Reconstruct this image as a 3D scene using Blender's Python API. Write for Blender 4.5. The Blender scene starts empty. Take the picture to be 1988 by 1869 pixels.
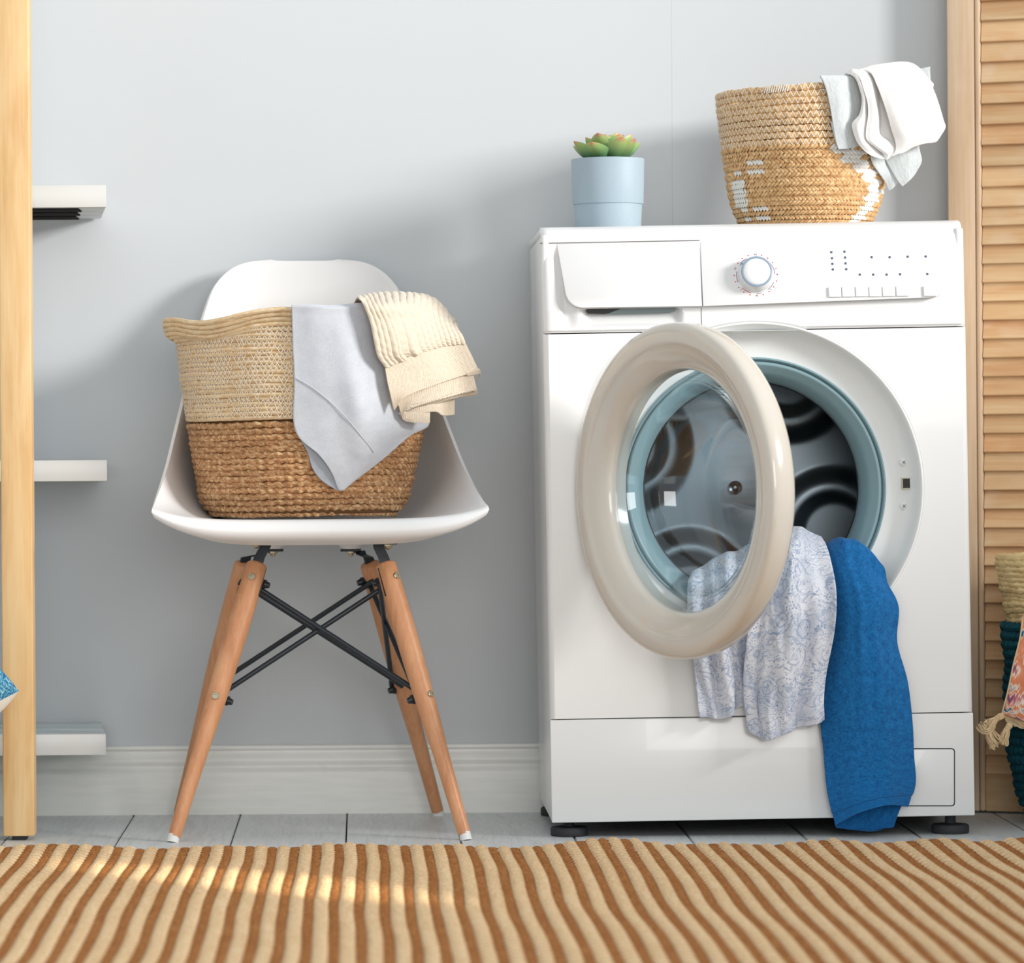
import bpy, bmesh, math, random
import numpy as np
from math import pi, sin, cos, tan, radians, atan2, sqrt, hypot, acos
from mathutils import Vector, Matrix

random.seed(7)
rng = np.random.default_rng(7)
SC = bpy.context.scene
COL = SC.collection

# ------------------------------------------------------------------ camera
# photograph 1988 x 1869; level camera, view shifted (a crop of a wider picture)
FPX, PX, PY = 7812.0, 705.0, 880.0
CAM_Y, CAM_Z, ROLL = -6.02, 0.537, radians(0.4)
cd = bpy.data.cameras.new('camera')
cam = bpy.data.objects.new('camera', cd)
COL.objects.link(cam)
cam.matrix_world = Matrix.Translation((0, CAM_Y, CAM_Z)) @ Matrix.Rotation(radians(90), 4, 'X') @ Matrix.Rotation(-ROLL, 4, 'Z')
cd.sensor_width = 36.0
cd.lens = FPX / 1988 * 36.0
cd.shift_x = (994 - PX) / 1988
cd.shift_y = (PY - 934.5) / 1988
cd.clip_end = 60
cd.dof.use_dof = True
cd.dof.focus_distance = 5.60
cd.dof.aperture_fstop = 5.6
SC.camera = cam

# ------------------------------------------------------------------ light
w = bpy.data.worlds.new('room_light')
SC.world = w
w.use_nodes = True
w.node_tree.nodes['Background'].inputs[0].default_value = (0.94, 0.98, 1.0, 1)
w.node_tree.nodes['Background'].inputs[1].default_value = 0.71


def lamp(name, kind, loc, aim, energy, color, **kw):
    d = bpy.data.lights.new(name, kind)
    d.energy = energy
    d.color = color
    for k, v in kw.items():
        setattr(d, k, v)
    o = bpy.data.objects.new(name, d)
    COL.objects.link(o)
    o.location = loc
    o.rotation_euler = (Vector(aim) - Vector(loc)).to_track_quat('-Z', 'Y').to_euler()
    return o


# tall window out of frame on the right, in front of the wash corner
lamp('window_light', 'AREA', (4.9, -3.05, 2.35), (-0.9, -0.1, 1.35), 92, (1.0, 0.965, 0.92), shape='RECTANGLE', size=1.5, size_y=1.1, spread=radians(90))
# added fill from behind the camera, no window known there
lamp('rear_fill_light', 'AREA', (0.75, -7.2, 1.5), (0.5, 0, 0.5), 78, (1.0, 0.98, 0.95), shape='RECTANGLE', size=2.6, size_y=1.8)
# narrow shaft of sun that falls across the rug
lamp('sun_shaft', 'SPOT', (2.42, -3.62, 0.92), (-0.11, -1.09, 0.02), 1250, (1.0, 0.86, 0.66), spot_size=radians(3.2), spot_blend=0.85, shadow_soft_size=0.02)

SC.view_settings.view_transform = 'Standard'
SC.view_settings.look = 'None'
SC.view_settings.gamma = 1.0
SC.view_settings.use_curve_mapping = False
SC.view_settings.exposure = 0.0

# ------------------------------------------------------------------ helpers
CA, SA = cos(ROLL), sin(ROLL)


def P(px, py, Y):
    """the point of the plane y = Y that the photograph shows at pixel (px, py)"""
    D = Y - CAM_Y
    dx, dy = px - PX, py - PY
    return Vector(((dx * CA - dy * SA) * D / FPX, Y, CAM_Z - (dx * SA + dy * CA) * D / FPX))


def PN(px, py, Y):
    D = Y - CAM_Y
    dx, dy = px - PX, py - PY
    return np.stack([(dx * CA - dy * SA) * D / FPX, Y, CAM_Z - (dx * SA + dy * CA) * D / FPX], -1)


MW = {}


def tag(o, label=None, cat=None, group=None, kind=None):
    for k, v in (('label', label), ('category', cat), ('group', group), ('kind', kind)):
        if v:
            o[k] = v
    return o


def thing(name, loc, label, cat, group=None, rot=None):
    o = bpy.data.objects.new(name, None)
    o.empty_display_size = 0.1
    COL.objects.link(o)
    m = Matrix.Translation(Vector(loc))
    if rot is not None:
        m = m @ rot
    o.matrix_world = m
    MW[o.name] = m
    return tag(o, label, cat, group)


def link(o, parent=None):
    COL.objects.link(o)
    if parent is not None:
        o.parent = parent
        MW[o.name] = MW[parent.name]
    else:
        MW[o.name] = Matrix.Identity(4)
    return o


def mesh(name, V, F, mat, parent=None, smooth=True, uv=None, fm=None, sharp=None, label=None, kind=None, local=False, fix=False):
    """one mesh object from world-space vertices (local=True: already in the parent's space)"""
    V = np.asarray(V, dtype=float).reshape(-1, 3)
    if parent is not None and not local:
        mi = np.array(MW[parent.name].inverted())
        V = V @ mi[:3, :3].T + mi[:3, 3]
    me = bpy.data.meshes.new(name)
    me.from_pydata(V.tolist(), [], [tuple(int(i) for i in f) for f in F])
    mats = mat if isinstance(mat, (list, tuple)) else [mat]
    for m in mats:
        me.materials.append(m)
    if fm is not None:
        me.polygons.foreach_set('material_index', np.asarray(fm, dtype=np.int32))
    if smooth:
        me.polygons.foreach_set('use_smooth', np.ones(len(me.polygons), dtype=bool))
    if uv is not None:
        ul = me.uv_layers.new(name='UVMap')
        li = np.zeros(len(me.loops), dtype=np.int32)
        me.loops.foreach_get('vertex_index', li)
        ul.data.foreach_set('uv', np.asarray(uv, dtype=float)[li].ravel())
    me.validate()
    me.update()
    if fix:
        bm = bmesh.new()
        bm.from_mesh(me)
        bmesh.ops.remove_doubles(bm, verts=bm.verts, dist=1e-6)
        bmesh.ops.recalc_face_normals(bm, faces=bm.faces)
        bm.to_mesh(me)
        bm.free()
    if sharp is not None:
        me.set_sharp_from_angle(angle=radians(sharp))
    o = bpy.data.objects.new(name, me)
    link(o, parent)
    if label:
        o['label'] = label
    if kind:
        o['kind'] = kind
    return o


def again(o, name=None, delta=None, matrix=None):
    """another object sharing o's mesh, moved by delta (parent space)"""
    c = bpy.data.objects.new(name or o.name.split('.')[0], o.data)
    COL.objects.link(c)
    c.parent = o.parent
    MW[c.name] = MW[o.parent.name] if o.parent else Matrix.Identity(4)
    if delta is not None:
        c.location = Vector(o.location) + Vector(delta)
    if matrix is not None:
        c.matrix_local = matrix
    return c


def frombm(name, bm, mat, parent=None, smooth=True, sharp=35, label=None, kind=None, local=False):
    bmesh.ops.recalc_face_normals(bm, faces=bm.faces)
    bm.verts.index_update()
    V = [v.co[:] for v in bm.verts]
    F = [[v.index for v in f.verts] for f in bm.faces]
    fm = [f.material_index for f in bm.faces]
    bm.free()
    return mesh(name, V, F, mat, parent, smooth, None, fm, sharp, label, kind, local)


def bm_box(bm, lo, hi, bev=0.0, seg=2, M=None, mi=0):
    lo, hi = Vector(lo), Vector(hi)
    g = bmesh.ops.create_cube(bm, size=1.0)
    vs = g['verts']
    for v in vs:
        v.co = Vector((lo[i] + (v.co[i] + 0.5) * (hi[i] - lo[i]) for i in range(3)))
    fs = list({f for v in vs for f in v.link_faces})
    for f in fs:
        f.material_index = mi
    if bev > 0:
        es = list({e for v in vs for e in v.link_edges})
        r = bmesh.ops.bevel(bm, geom=es, offset=bev, segments=seg, profile=0.5, affect='EDGES', clamp_overlap=True)
        vs = list({v for f in r['faces'] for v in f.verts} | {v for v in vs if v.is_valid})
    if M is not None:
        bmesh.ops.transform(bm, matrix=M, verts=[v for v in vs if v.is_valid])


def box(name, lo, hi, mat, parent=None, bev=0.0, seg=2, M=None, label=None, local=False):
    bm = bmesh.new()
    bm_box(bm, lo, hi, bev, seg, M)
    return frombm(name, bm, mat, parent, sharp=40, label=label, local=local)


def gridF(nv, nu, cu=False, cv=False, off=0):
    F = []
    for j in range(nv if cv else nv - 1):
        for i in range(nu if cu else nu - 1):
            a = off + j * nu + i
            b = off + j * nu + (i + 1) % nu
            c = off + ((j + 1) % nv) * nu + (i + 1) % nu
            d = off + ((j + 1) % nv) * nu + i
            F.append((a, b, c, d))
    return F


def lathe(prof, n=64, M=None, a0=0.0, a1=2 * pi, closed=True):
    """profile of (r, h) around local Z -> verts, faces"""
    prof = np.asarray(prof, float)
    th = np.linspace(a0, a1, n, endpoint=not closed)
    V = np.zeros((len(prof), n, 3))
    V[..., 0] = prof[:, None, 0] * np.cos(th)
    V[..., 1] = prof[:, None, 0] * np.sin(th)
    V[..., 2] = prof[:, None, 1]
    V = V.reshape(-1, 3)
    if M is not None:
        A = np.array(M)
        V = V @ A[:3, :3].T + A[:3, 3]
    return V, gridF(len(prof), n, cu=closed)


def frames(pts, closed=False):
    pts = np.asarray(pts, float)
    T = np.gradient(pts, axis=0) if not closed else (np.roll(pts, -1, 0) - np.roll(pts, 1, 0))
    T /= np.linalg.norm(T, axis=1)[:, None] + 1e-12
    up = np.array([0, 0, 1.0])
    N = np.cross(T, up)
    ln = np.linalg.norm(N, axis=1)
    N[ln < 1e-4] = np.cross(T[ln < 1e-4], np.array([0, 1.0, 0.05]))
    N /= np.linalg.norm(N, axis=1)[:, None] + 1e-12
    B = np.cross(N, T)
    return T, N, B


def tube(pts, rad, n=8, closed=False, cap=True, off=0):
    """verts, faces of a tube along pts; rad a number or one per point"""
    pts = np.asarray(pts, float)
    rad = np.broadcast_to(np.asarray(rad, float), (len(pts),)) if np.ndim(rad) < 2 else rad
    T, N, B = frames(pts, closed)
    a = np.linspace(0, 2 * pi, n, endpoint=False)
    r = rad[:, None] if np.ndim(rad) < 2 else rad
    V = pts[:, None, :] + (r * np.cos(a))[..., None] * N[:, None, :] + (r * np.sin(a))[..., None] * B[:, None, :]
    F = gridF(len(pts), n, cu=True, cv=closed, off=off)
    if cap and not closed:
        F.append(tuple(off + i for i in range(n)))
        F.append(tuple(off + (len(pts) - 1) * n + i for i in reversed(range(n))))
    return V.reshape(-1, 3), F


def bm_cyl(bm, a, b, r0, r1=None, n=20, mi=0):
    V, F = tube([a, b], [r0, r1 if r1 is not None else r0], n)
    vs = [bm.verts.new(v) for v in V]
    for f in F:
        try:
            bm.faces.new([vs[i] for i in f]).material_index = mi
        except ValueError:
            pass


def crW(k, n):
    """Catmull-Rom weights: n samples over k control values"""
    W = np.zeros((n, k))
    for s, t in enumerate(np.linspace(0, k - 1, n)):
        i = min(int(t), k - 2)
        f = t - i
        c = [-.5 * f + f * f - .5 * f ** 3, 1 - 2.5 * f * f + 1.5 * f ** 3, .5 * f + 2 * f * f - 1.5 * f ** 3, -.5 * f * f + .5 * f ** 3]
        for m, cc in zip((i - 1, i, i + 1, i + 2), c):
            if m < 0:
                W[s, 0] += 2 * cc
                W[s, 1] -= cc
            elif m > k - 1:
                W[s, k - 1] += 2 * cc
                W[s, k - 2] -= cc
            else:
                W[s, m] += cc
    return W


def netsurf(net, nv, nu):
    net = np.asarray(net, float)
    Wv, Wu = crW(net.shape[0], nv), crW(net.shape[1], nu)
    return np.einsum('vi,uj,ijk->vuk', Wv, Wu, net)


def surf_normals(S):
    du, dv = np.gradient(S, axis=1), np.gradient(S, axis=0)
    N = np.cross(du, dv)
    N /= np.linalg.norm(N, axis=-1)[..., None] + 1e-12
    if N[..., 1].mean() > 0:
        N = -N
        return N, True
    return N, False


def fnoise(U, V, seed, freq=1.0):
    """cheap smooth noise: a few random sines"""
    r = np.random.default_rng(seed)
    out = 0
    for k in range(6):
        a, b, p = r.normal() * freq, r.normal() * freq, r.uniform(0, 2 * pi)
        out = out + np.sin(a * U + b * V + p)
    return out / 6


def cloth(name, S, mat, parent=None, thick=0.003, disp=None, size=None, label=None):
    """sheet S (nv, nu, 3) with a thickness; its front faces the room"""
    nv, nu = S.shape[:2]
    U, V = np.meshgrid(np.linspace(0, 1, nu), np.linspace(0, 1, nv))
    N, flip = surf_normals(S)
    if disp is not None:
        S = S + N * disp(U, V)[..., None]
        N, flip = surf_normals(S)
    lu = np.linalg.norm(np.diff(S, axis=1), axis=-1).sum(1).mean()
    lv = np.linalg.norm(np.diff(S, axis=0), axis=-1).sum(0).mean()
    uv = np.stack([U * lu, V * lv], -1).reshape(-1, 2)
    back = S - N * thick
    n = nv * nu
    F = gridF(nv, nu)
    if flip:
        F = [f[::-1] for f in F]
    Fb = [tuple(n + i for i in f[::-1]) for f in F]
    ring = [i for i in range(nu)] + [j * nu + nu - 1 for j in range(1, nv)] + [(nv - 1) * nu + i for i in range(nu - 2, -1, -1)] + [j * nu for j in range(nv - 2, 0, -1)]
    Fs = []
    for a, b in zip(ring, ring[1:] + ring[:1]):
        Fs.append((a, n + a, n + b, b) if not flip else (b, n + b, n + a, a))
    V3 = np.concatenate([S.reshape(-1, 3), back.reshape(-1, 3)])
    return mesh(name, V3, F + Fb + Fs, mat, parent, uv=np.concatenate([uv, uv]), label=label)


def pxnet(rows, yfun=None):
    """rows of (px, py, Y or offset) -> world control net"""
    out = []
    for r in rows:
        out.append([tuple(P(x, y, yfun(x, y, d) if yfun else d)) for x, y, d in r])
    return np.array(out)


# ------------------------------------------------------------------ materials
def lin(c):
    return tuple((v / 255 / 12.92) if v / 255 <= 0.04045 else ((v / 255 + 0.055) / 1.055) ** 2.4 for v in c) + (1.0,)


class Mat:
    def __init__(s, name, col=(200, 200, 200), rough=0.5, metal=0.0, spec=0.5, **kw):
        s.m = bpy.data.materials.new(name)
        s.m.use_nodes = True
        s.t = s.m.node_tree
        s.b = s.t.nodes['Principled BSDF']
        s.set('Base Color', lin(col))
        s.set('Roughness', rough)
        s.set('Metallic', metal)
        s.set('Specular IOR Level', spec)
        for k, v in kw.items():
            s.set(k.replace('_', ' '), v)

    def set(s, k, v):
        s.b.inputs[k].default_value = v

    def n(s, typ, ins=None, out=0, **at):
        nd = s.t.nodes.new('ShaderNode' + typ)
        for k, v in at.items():
            setattr(nd, k, v)
        for k, v in (ins or {}).items():
            i = nd.inputs[k]
            if hasattr(v, 'is_output'):
                s.t.links.new(v, i)
            else:
                i.default_value = v
        return nd.outputs[out]

    def coord(s, kind='Object', scale=(1, 1, 1), rot=(0, 0, 0), loc=(0, 0, 0)):
        o = s.n('TexCoord', out=['Generated', 'Normal', 'UV', 'Object'].index(kind))
        return s.n('Mapping', {'Vector': o, 'Scale': scale, 'Rotation': rot, 'Location': loc})

    def noise(s, vec, scale=5, detail=3, rough=0.5, dist=0.0, out=0):
        return s.n('TexNoise', {'Vector': vec, 'Scale': scale, 'Detail': detail, 'Roughness': rough, 'Distortion': dist}, out=out)

    def ramp(s, fac, stops):
        nd = s.t.nodes.new('ShaderNodeValToRGB')
        s.t.links.new(fac, nd.inputs[0])
        e = nd.color_ramp.elements
        while len(e) < len(stops):
            e.new(0.5)
        for el, (p, c) in zip(e, stops):
            el.position = p
            el.color = lin(c) if len(c) == 3 else c
        return nd.outputs[0]

    def mix(s, fac, a, b, mode='MIX'):
        nd = s.t.nodes.new('ShaderNodeMix')
        nd.data_type = 'RGBA'
        nd.blend_type = mode
        for i, v in ((0, fac), (6, a), (7, b)):
            if hasattr(v, 'is_output'):
                s.t.links.new(v, nd.inputs[i])
            else:
                nd.inputs[i].default_value = v if i == 0 or len(v) == 4 else lin(v)
        return nd.outputs[2]

    def math(s, op, a, b=0.0, c=0.0):
        nd = s.t.nodes.new('ShaderNodeMath')
        nd.operation = op
        for i, v in enumerate((a, b, c)):
            if hasattr(v, 'is_output'):
                s.t.links.new(v, nd.inputs[i])
            else:
                nd.inputs[i].default_value = v
        return nd.outputs[0]

    def to(s, sock, key='Base Color'):
        s.t.links.new(sock, s.b.inputs[key])
        return s

    def bump(s, h, strength=0.3, dist=0.002):
        s.to(s.n('Bump', {'Height': h, 'Strength': strength, 'Distance': dist}), 'Normal')
        return s

    def rnd(s):
        return s.n('ObjectInfo', out=5)


def plain(name, col, rough=0.5, **kw):
    return Mat(name, col, rough, **kw).m


def wood(name, c1, c2, c3, axis=2, fine=1.0, rough=0.45, vary=0.15, streak=60, wash=None):
    m = Mat(name, c1, rough)
    sc = [streak] * 3
    sc[axis] = 3.0
    off = m.n('CombineXYZ', {0: m.math('MULTIPLY', m.rnd(), 37.0), 1: m.math('MULTIPLY', m.rnd(), 11.0), 2: m.math('MULTIPLY', m.rnd(), 23.0)})
    o = m.n('TexCoord', out=3)
    v = m.n('VectorMath', {0: o, 1: off}, operation='ADD')
    v1 = m.n('Mapping', {'Vector': v, 'Scale': sc})
    sc2 = [9 * fine] * 3
    sc2[axis] = 1.4
    v2 = m.n('Mapping', {'Vector': v, 'Scale': sc2})
    big = m.noise(v2, 2.2, 3, 0.55, 1.2)
    fin = m.noise(v1, 2.0, 4, 0.65, 0.3)
    col = m.ramp(big, [(0.30, c2), (0.52, c1), (0.75, c3)])
    col = m.mix(m.math('MULTIPLY', fin, 0.55), col, m.ramp(fin, [(0.35, c2), (0.65, c3)]))
    if wash:
        wn = m.noise(v, 14, 2, 0.5, 0.4)
        col = m.mix(m.ramp(wn, [(0.56, (0, 0, 0)), (0.72, (140, 140, 140))]), col, lin(wash))
    hs = m.t.nodes.new('ShaderNodeHueSaturation')
    m.t.links.new(col, hs.inputs['Color'])
    m.t.links.new(m.math('MULTIPLY_ADD', m.rnd(), vary, 1 - vary / 2), hs.inputs['Value'])
    m.to(hs.outputs[0])
    m.bump(fin, 0.15, 0.001)
    return m.m


# setting
wm = Mat('wall_paint', (207, 211, 215), 0.75, spec=0.25)
wn = wm.noise(wm.coord('Object'), 90, 3)
wm.bump(wn, 0.06, 0.001)
wb = wm.noise(wm.coord('Object'), 1.7, 2)
wsm = wm.noise(wm.coord('Object', (1.6, 1, 3.5)), 5.0, 4, 0.6)
wcol = wm.ramp(wb, [(0.3, (205, 210, 214)), (0.7, (210, 214, 217))])
wm.to(wm.mix(wm.ramp(wsm, [(0.66, (0, 0, 0)), (0.80, (60, 60, 60))]), wcol, lin((200, 204, 203))))
M_WALL = wm.m
tm = Mat('white_gloss_paint', (226, 227, 222), 0.32)
tn = tm.noise(tm.coord('Object', (4, 40, 40)), 3, 4, 0.6)
tsp = tm.noise(tm.coord('Object', (1, 2, 2)), 22, 2, 0.5)
tm.to(tm.mix(tm.ramp(tsp, [(0.70, (0, 0, 0)), (0.78, (120, 120, 120))]), tm.ramp(tn, [(0.35, (236, 237, 232)), (0.65, (243, 243, 239))]), lin((196, 192, 180))))
tm.bump(tn, 0.08, 0.001)
M_TRIM = tm.m
fm_ = Mat('white_painted_boards', (214, 218, 219), 0.38)
fv = fm_.n('VectorMath', {0: fm_.n('TexCoord', out=3), 1: fm_.n('CombineXYZ', {0: fm_.math('MULTIPLY', fm_.rnd(), 31.0), 1: fm_.math('MULTIPLY', fm_.rnd(), 17.0), 2: 0.0})}, operation='ADD')
fn = fm_.noise(fm_.n('Mapping', {'Vector': fv, 'Scale': (60, 4, 20)}), 2, 4, 0.6, 1.2)
fsp = fm_.noise(fm_.n('Mapping', {'Vector': fv, 'Scale': (3, 1.5, 1)}), 16, 2)
fc = fm_.ramp(fn, [(0.3, (200, 205, 206)), (0.55, (217, 221, 222)), (0.8, (223, 226, 227))])
fm_.to(fm_.mix(fm_.ramp(fsp, [(0.70, (0, 0, 0)), (0.78, (130, 130, 130))]), fc, lin((170, 165, 155))))
fm_.bump(fn, 0.12, 0.001)
M_FLOOR = fm_.m

# metals, plastics, glass
M_ENAMEL = plain('white_enamel', (231, 232, 232), 0.22, Coat_Weight=0.3)
M_FASCIA = plain('white_plastic_fascia', (229, 230, 231), 0.28)
M_DISH = plain('white_plastic_recess', (236, 239, 239), 0.30)
M_DOOR = plain('door_plastic_warm_reflect', (208, 202, 192), 0.14, Coat_Weight=0.5)  # white plastic; the room's warm reflection is put into its base colour
M_DOORRIM = plain('white_door_rim', (236, 234, 230), 0.2, Coat_Weight=0.4)
M_GASKET = plain('grey_teal_rubber', (132, 162, 170), 0.38)
M_STEEL = plain('drum_steel', (112, 122, 128), 0.36, metal=1.0)
M_CHROME = plain('chrome', (215, 220, 222), 0.10, metal=1.0)
M_ZINC = plain('zinc_screw', (205, 196, 170), 0.28, metal=1.0)
M_DARK = plain('dark_hollow', (14, 16, 20), 0.5)
M_GAP = plain('shadow_grey_seam', (120, 116, 116), 0.7)
M_SLOT = plain('grey_slot', (104, 120, 122), 0.4)
M_LED = plain('indicator_grey_blue', (84, 98, 120), 0.3)
M_RING = plain('knob_ring_blue_grey', (140, 158, 178), 0.35)
M_PRED = plain('print_red', (200, 62, 60), 0.6)
M_PVIO = plain('print_violet', (128, 112, 150), 0.6)
M_FOOT = plain('black_rubber_foot', (44, 46, 50), 0.7)
gl = Mat('clear_bowl_glass', (255, 255, 255), 0.0)
gtr = gl.n('BsdfTransparent', {'Color': (0.90, 0.94, 0.96, 1)})
ggl = gl.n('BsdfGlossy', {'Color': (1, 1, 1, 1), 'Roughness': 0.02})
gmx = gl.t.nodes.new('ShaderNodeMixShader')
gfa = gl.n('LayerWeight', {'Blend': 0.5}, out=1)
gl.t.links.new(gl.math('MULTIPLY_ADD', gl.math('POWER', gfa, 4.0), 0.75, 0.05), gmx.inputs[0])
gl.t.links.new(gtr, gmx.inputs[1])
gl.t.links.new(ggl, gmx.inputs[2])
gl.t.links.new(gmx.outputs[0], gl.t.nodes['Material Output'].inputs[0])
M_GLASS = gl.m

M_SHELL = plain('white_chair_plastic', (242, 242, 243), 0.38, spec=0.4)
M_BLACK = plain('black_coated_steel', (30, 38, 46), 0.35)
M_PAD = plain('white_glide', (232, 232, 230), 0.5)
M_BEECH = wood('beech_leg_wood', (214, 152, 108), (196, 132, 90), (226, 172, 128), 2, 1.2, 0.38, 0.1, 120)
M_BIRCH = wood('birch_post_wood', (230, 190, 134), (214, 168, 108), (240, 208, 158), 2, 0.8, 0.42, 0.06, 90)
M_PINE_V = wood('pine_stile_wood', (220, 192, 160), (204, 172, 138), (230, 208, 182), 2, 1.0, 0.5, 0.08, 90)
M_PINE_H = wood('pine_slat_wood', (216, 178, 132), (200, 148, 100), (228, 200, 158), 0, 1.2, 0.5, 0.22, 90, wash=(232, 216, 196))
M_SHELF = plain('white_shelf_lacquer', (214, 216, 215), 0.35)
M_SHELF_T = plain('shade_grey_shelf_top', (196, 208, 212), 0.25)  # white shelf top; the shade lying on it is painted in as grey
M_UNDER = plain('dark_brown_underside', (24, 20, 18), 0.9, spec=0.1)

# woven stuff (UV: u along the strand in metres, v around 0..1)


def strandmat(name, c1, c2, c3, twist=140.0, wob=26.0, rough=0.6, dark=(80, 48, 24), vary=0.2):
    m = Mat(name, c1, rough, spec=0.3)
    uv = m.n('TexCoord', out=2)
    sep = m.t.nodes.new('ShaderNodeSeparateXYZ')
    m.t.links.new(uv, sep.inputs[0])
    u, v = sep.outputs[0], sep.outputs[1]
    ro = m.math('MULTIPLY', m.rnd(), 13.7)
    a = m.math('ADD', m.math('MULTIPLY', u, twist), m.math('MULTIPLY', v, 6.2832))
    st = m.math('SINE', a)
    vec = m.n('CombineXYZ', {0: m.math('ADD', m.math('MULTIPLY', u, wob), ro), 1: m.math('MULTIPLY', st, 0.35), 2: m.math('MULTIPLY', v, 2.0)})
    n1 = m.noise(vec, 1.6, 4, 0.65, 0.5)
    vec2 = m.n('CombineXYZ', {0: m.math('ADD', m.math('MULTIPLY', a, 0.6), ro), 1: m.math('MULTIPLY', v, 14.0), 2: ro})
    n2 = m.noise(vec2, 3.0, 3, 0.7)
    col = m.ramp(n1, [(0.36, c2), (0.49, c1), (0.62, c3)])
    col = m.mix(m.math('MULTIPLY', n2, 0.6), col, m.ramp(n2, [(0.3, c2), (0.7, c3)]))
    col = m.mix(m.ramp(st, [(0.0, (90, 90, 90)), (0.22, (0, 0, 0))]), col, lin(dark))
    hs = m.t.nodes.new('ShaderNodeHueSaturation')
    m.t.links.new(col, hs.inputs['Color'])
    m.t.links.new(m.math('MULTIPLY_ADD', m.rnd(), vary, 1 - vary / 2), hs.inputs['Value'])
    m.to(hs.outputs[0])
    m.bump(m.math('ADD', st, n2), 0.5, 0.0012)
    return m.m


M_STRAW = strandmat('pale_straw', (238, 210, 168), (216, 178, 128), (248, 230, 198), 60, 60, dark=(206, 164, 112), vary=0.12)
M_ROPE = strandmat('brown_seagrass_rope', (194, 136, 86), (142, 88, 50), (242, 210, 164), 420, 36, dark=(112, 66, 34), vary=0.22)
M_BRAID = strandmat('golden_braided_grass', (222, 182, 128), (192, 144, 90), (242, 214, 168), 330, 60, dark=(150, 104, 58), vary=0.10)
M_STITCH = plain('white_thread', (246, 238, 222), 0.7)
M_STITCH_W = plain('bright_white_thread', (234, 230, 222), 0.7)
sm = Mat('woven_strand_tan', (206, 160, 106), 0.55, spec=0.3)
sn = sm.noise(sm.coord('Object'), 150, 2, 0.6)
sm.to(sm.ramp(sn, [(0.3, (180, 134, 86)), (0.5, (210, 168, 118)), (0.72, (234, 202, 156))]))
M_TAN = sm.m
M_WSTRAND = plain('woven_strand_white', (228, 226, 220), 0.55)
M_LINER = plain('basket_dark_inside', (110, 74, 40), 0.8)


def fabric(name, c1, c2, scale=900, nscale=14, rough=0.85, bump=0.25, sheen=0.3, dirs=(1, 1, 1)):
    m = Mat(name, c1, rough, spec=0.2)
    m.set('Sheen Weight', sheen)
    v = m.coord('UV', dirs)
    n1 = m.noise(v, nscale, 4, 0.6)
    n2 = m.noise(v, scale, 2, 0.6)
    m.to(m.ramp(m.math('ADD', m.math('MULTIPLY', n1, 0.5), m.math('MULTIPLY', n2, 0.5)), [(0.36, c2), (0.60, c1)]))
    m.bump(n2, bump, 0.001)
    return m.m


M_LINEN = fabric('grey_blue_linen', (204, 208, 216), (190, 196, 206), 500, 60, dirs=(1, 1, 1))
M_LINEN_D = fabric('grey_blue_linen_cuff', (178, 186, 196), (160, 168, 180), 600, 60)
M_KNIT = fabric('cream_cotton_knit', (228, 216, 198), (214, 200, 180), 500, 200, bump=0.4)
M_WHITE = fabric('white_cotton', (240, 238, 236), (231, 229, 227), 700, 20)
M_MARL = fabric('grey_marl_jersey', (214, 219, 220), (186, 194, 198), 260, 90, dirs=(3, 0.5, 1))
M_BLUE = fabric('blue_melange_knit', (24, 112, 176), (8, 80, 140), 330, 120, bump=0.5, sheen=0.15)
M_BLUE_IN = fabric('blue_knit_inside', (20, 98, 158), (8, 76, 132), 330, 120, bump=0.5, sheen=0.1)

# paisley cotton
pm = Mat('paisley_cotton', (224, 226, 234), 0.8, spec=0.2)
pv = pm.coord('UV')
pd = pm.n('VectorMath', {0: pv, 1: pm.n('VectorMath', {0: pm.noise(pv, 26, 2, out=1), 1: (0.02, 0.02, 0.02)}, operation='MULTIPLY')}, operation='ADD')
vor = pm.n('TexVoronoi', {'Vector': pd, 'Scale': 34.0})
rings = pm.math('SINE', pm.math('MULTIPLY', vor, 26.0))
vor2 = pm.n('TexVoronoi', {'Vector': pd, 'Scale': 300.0})
dots = pm.ramp(vor2, [(0.25, (255, 255, 255)), (0.36, (0, 0, 0))])
area = pm.noise(pv, 38, 2)
base = pm.ramp(pm.noise(pv, 22, 3), [(0.40, (222, 224, 232)), (0.62, (200, 207, 220))])
ringm = pm.ramp(rings, [(0.52, (0, 0, 0)), (0.72, (190, 190, 190))])
amask = pm.ramp(area, [(0.40, (0, 0, 0)), (0.55, (255, 255, 255))])
c = pm.mix(pm.math('MULTIPLY', ringm, amask), base, lin((128, 152, 188)))
dm = pm.math('MULTIPLY', dots, pm.ramp(pm.noise(pv, 30, 1), [(0.42, (0, 0, 0)), (0.55, (210, 210, 210))]))
c = pm.mix(dm, c, lin((84, 120, 170)))
wig = pm.noise(pd, 60, 1, 0.4, 2.0)
wl = pm.ramp(wig, [(0.46, (0, 0, 0)), (0.495, (200, 200, 200)), (0.505, (200, 200, 200)), (0.54, (0, 0, 0))])
c = pm.mix(pm.math('MULTIPLY', wl, 0.9), c, lin((138, 148, 172)))
pm.to(c)
pm.bump(pm.noise(pv, 700, 2), 0.2, 0.001)
M_PAISLEY = pm.m

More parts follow.
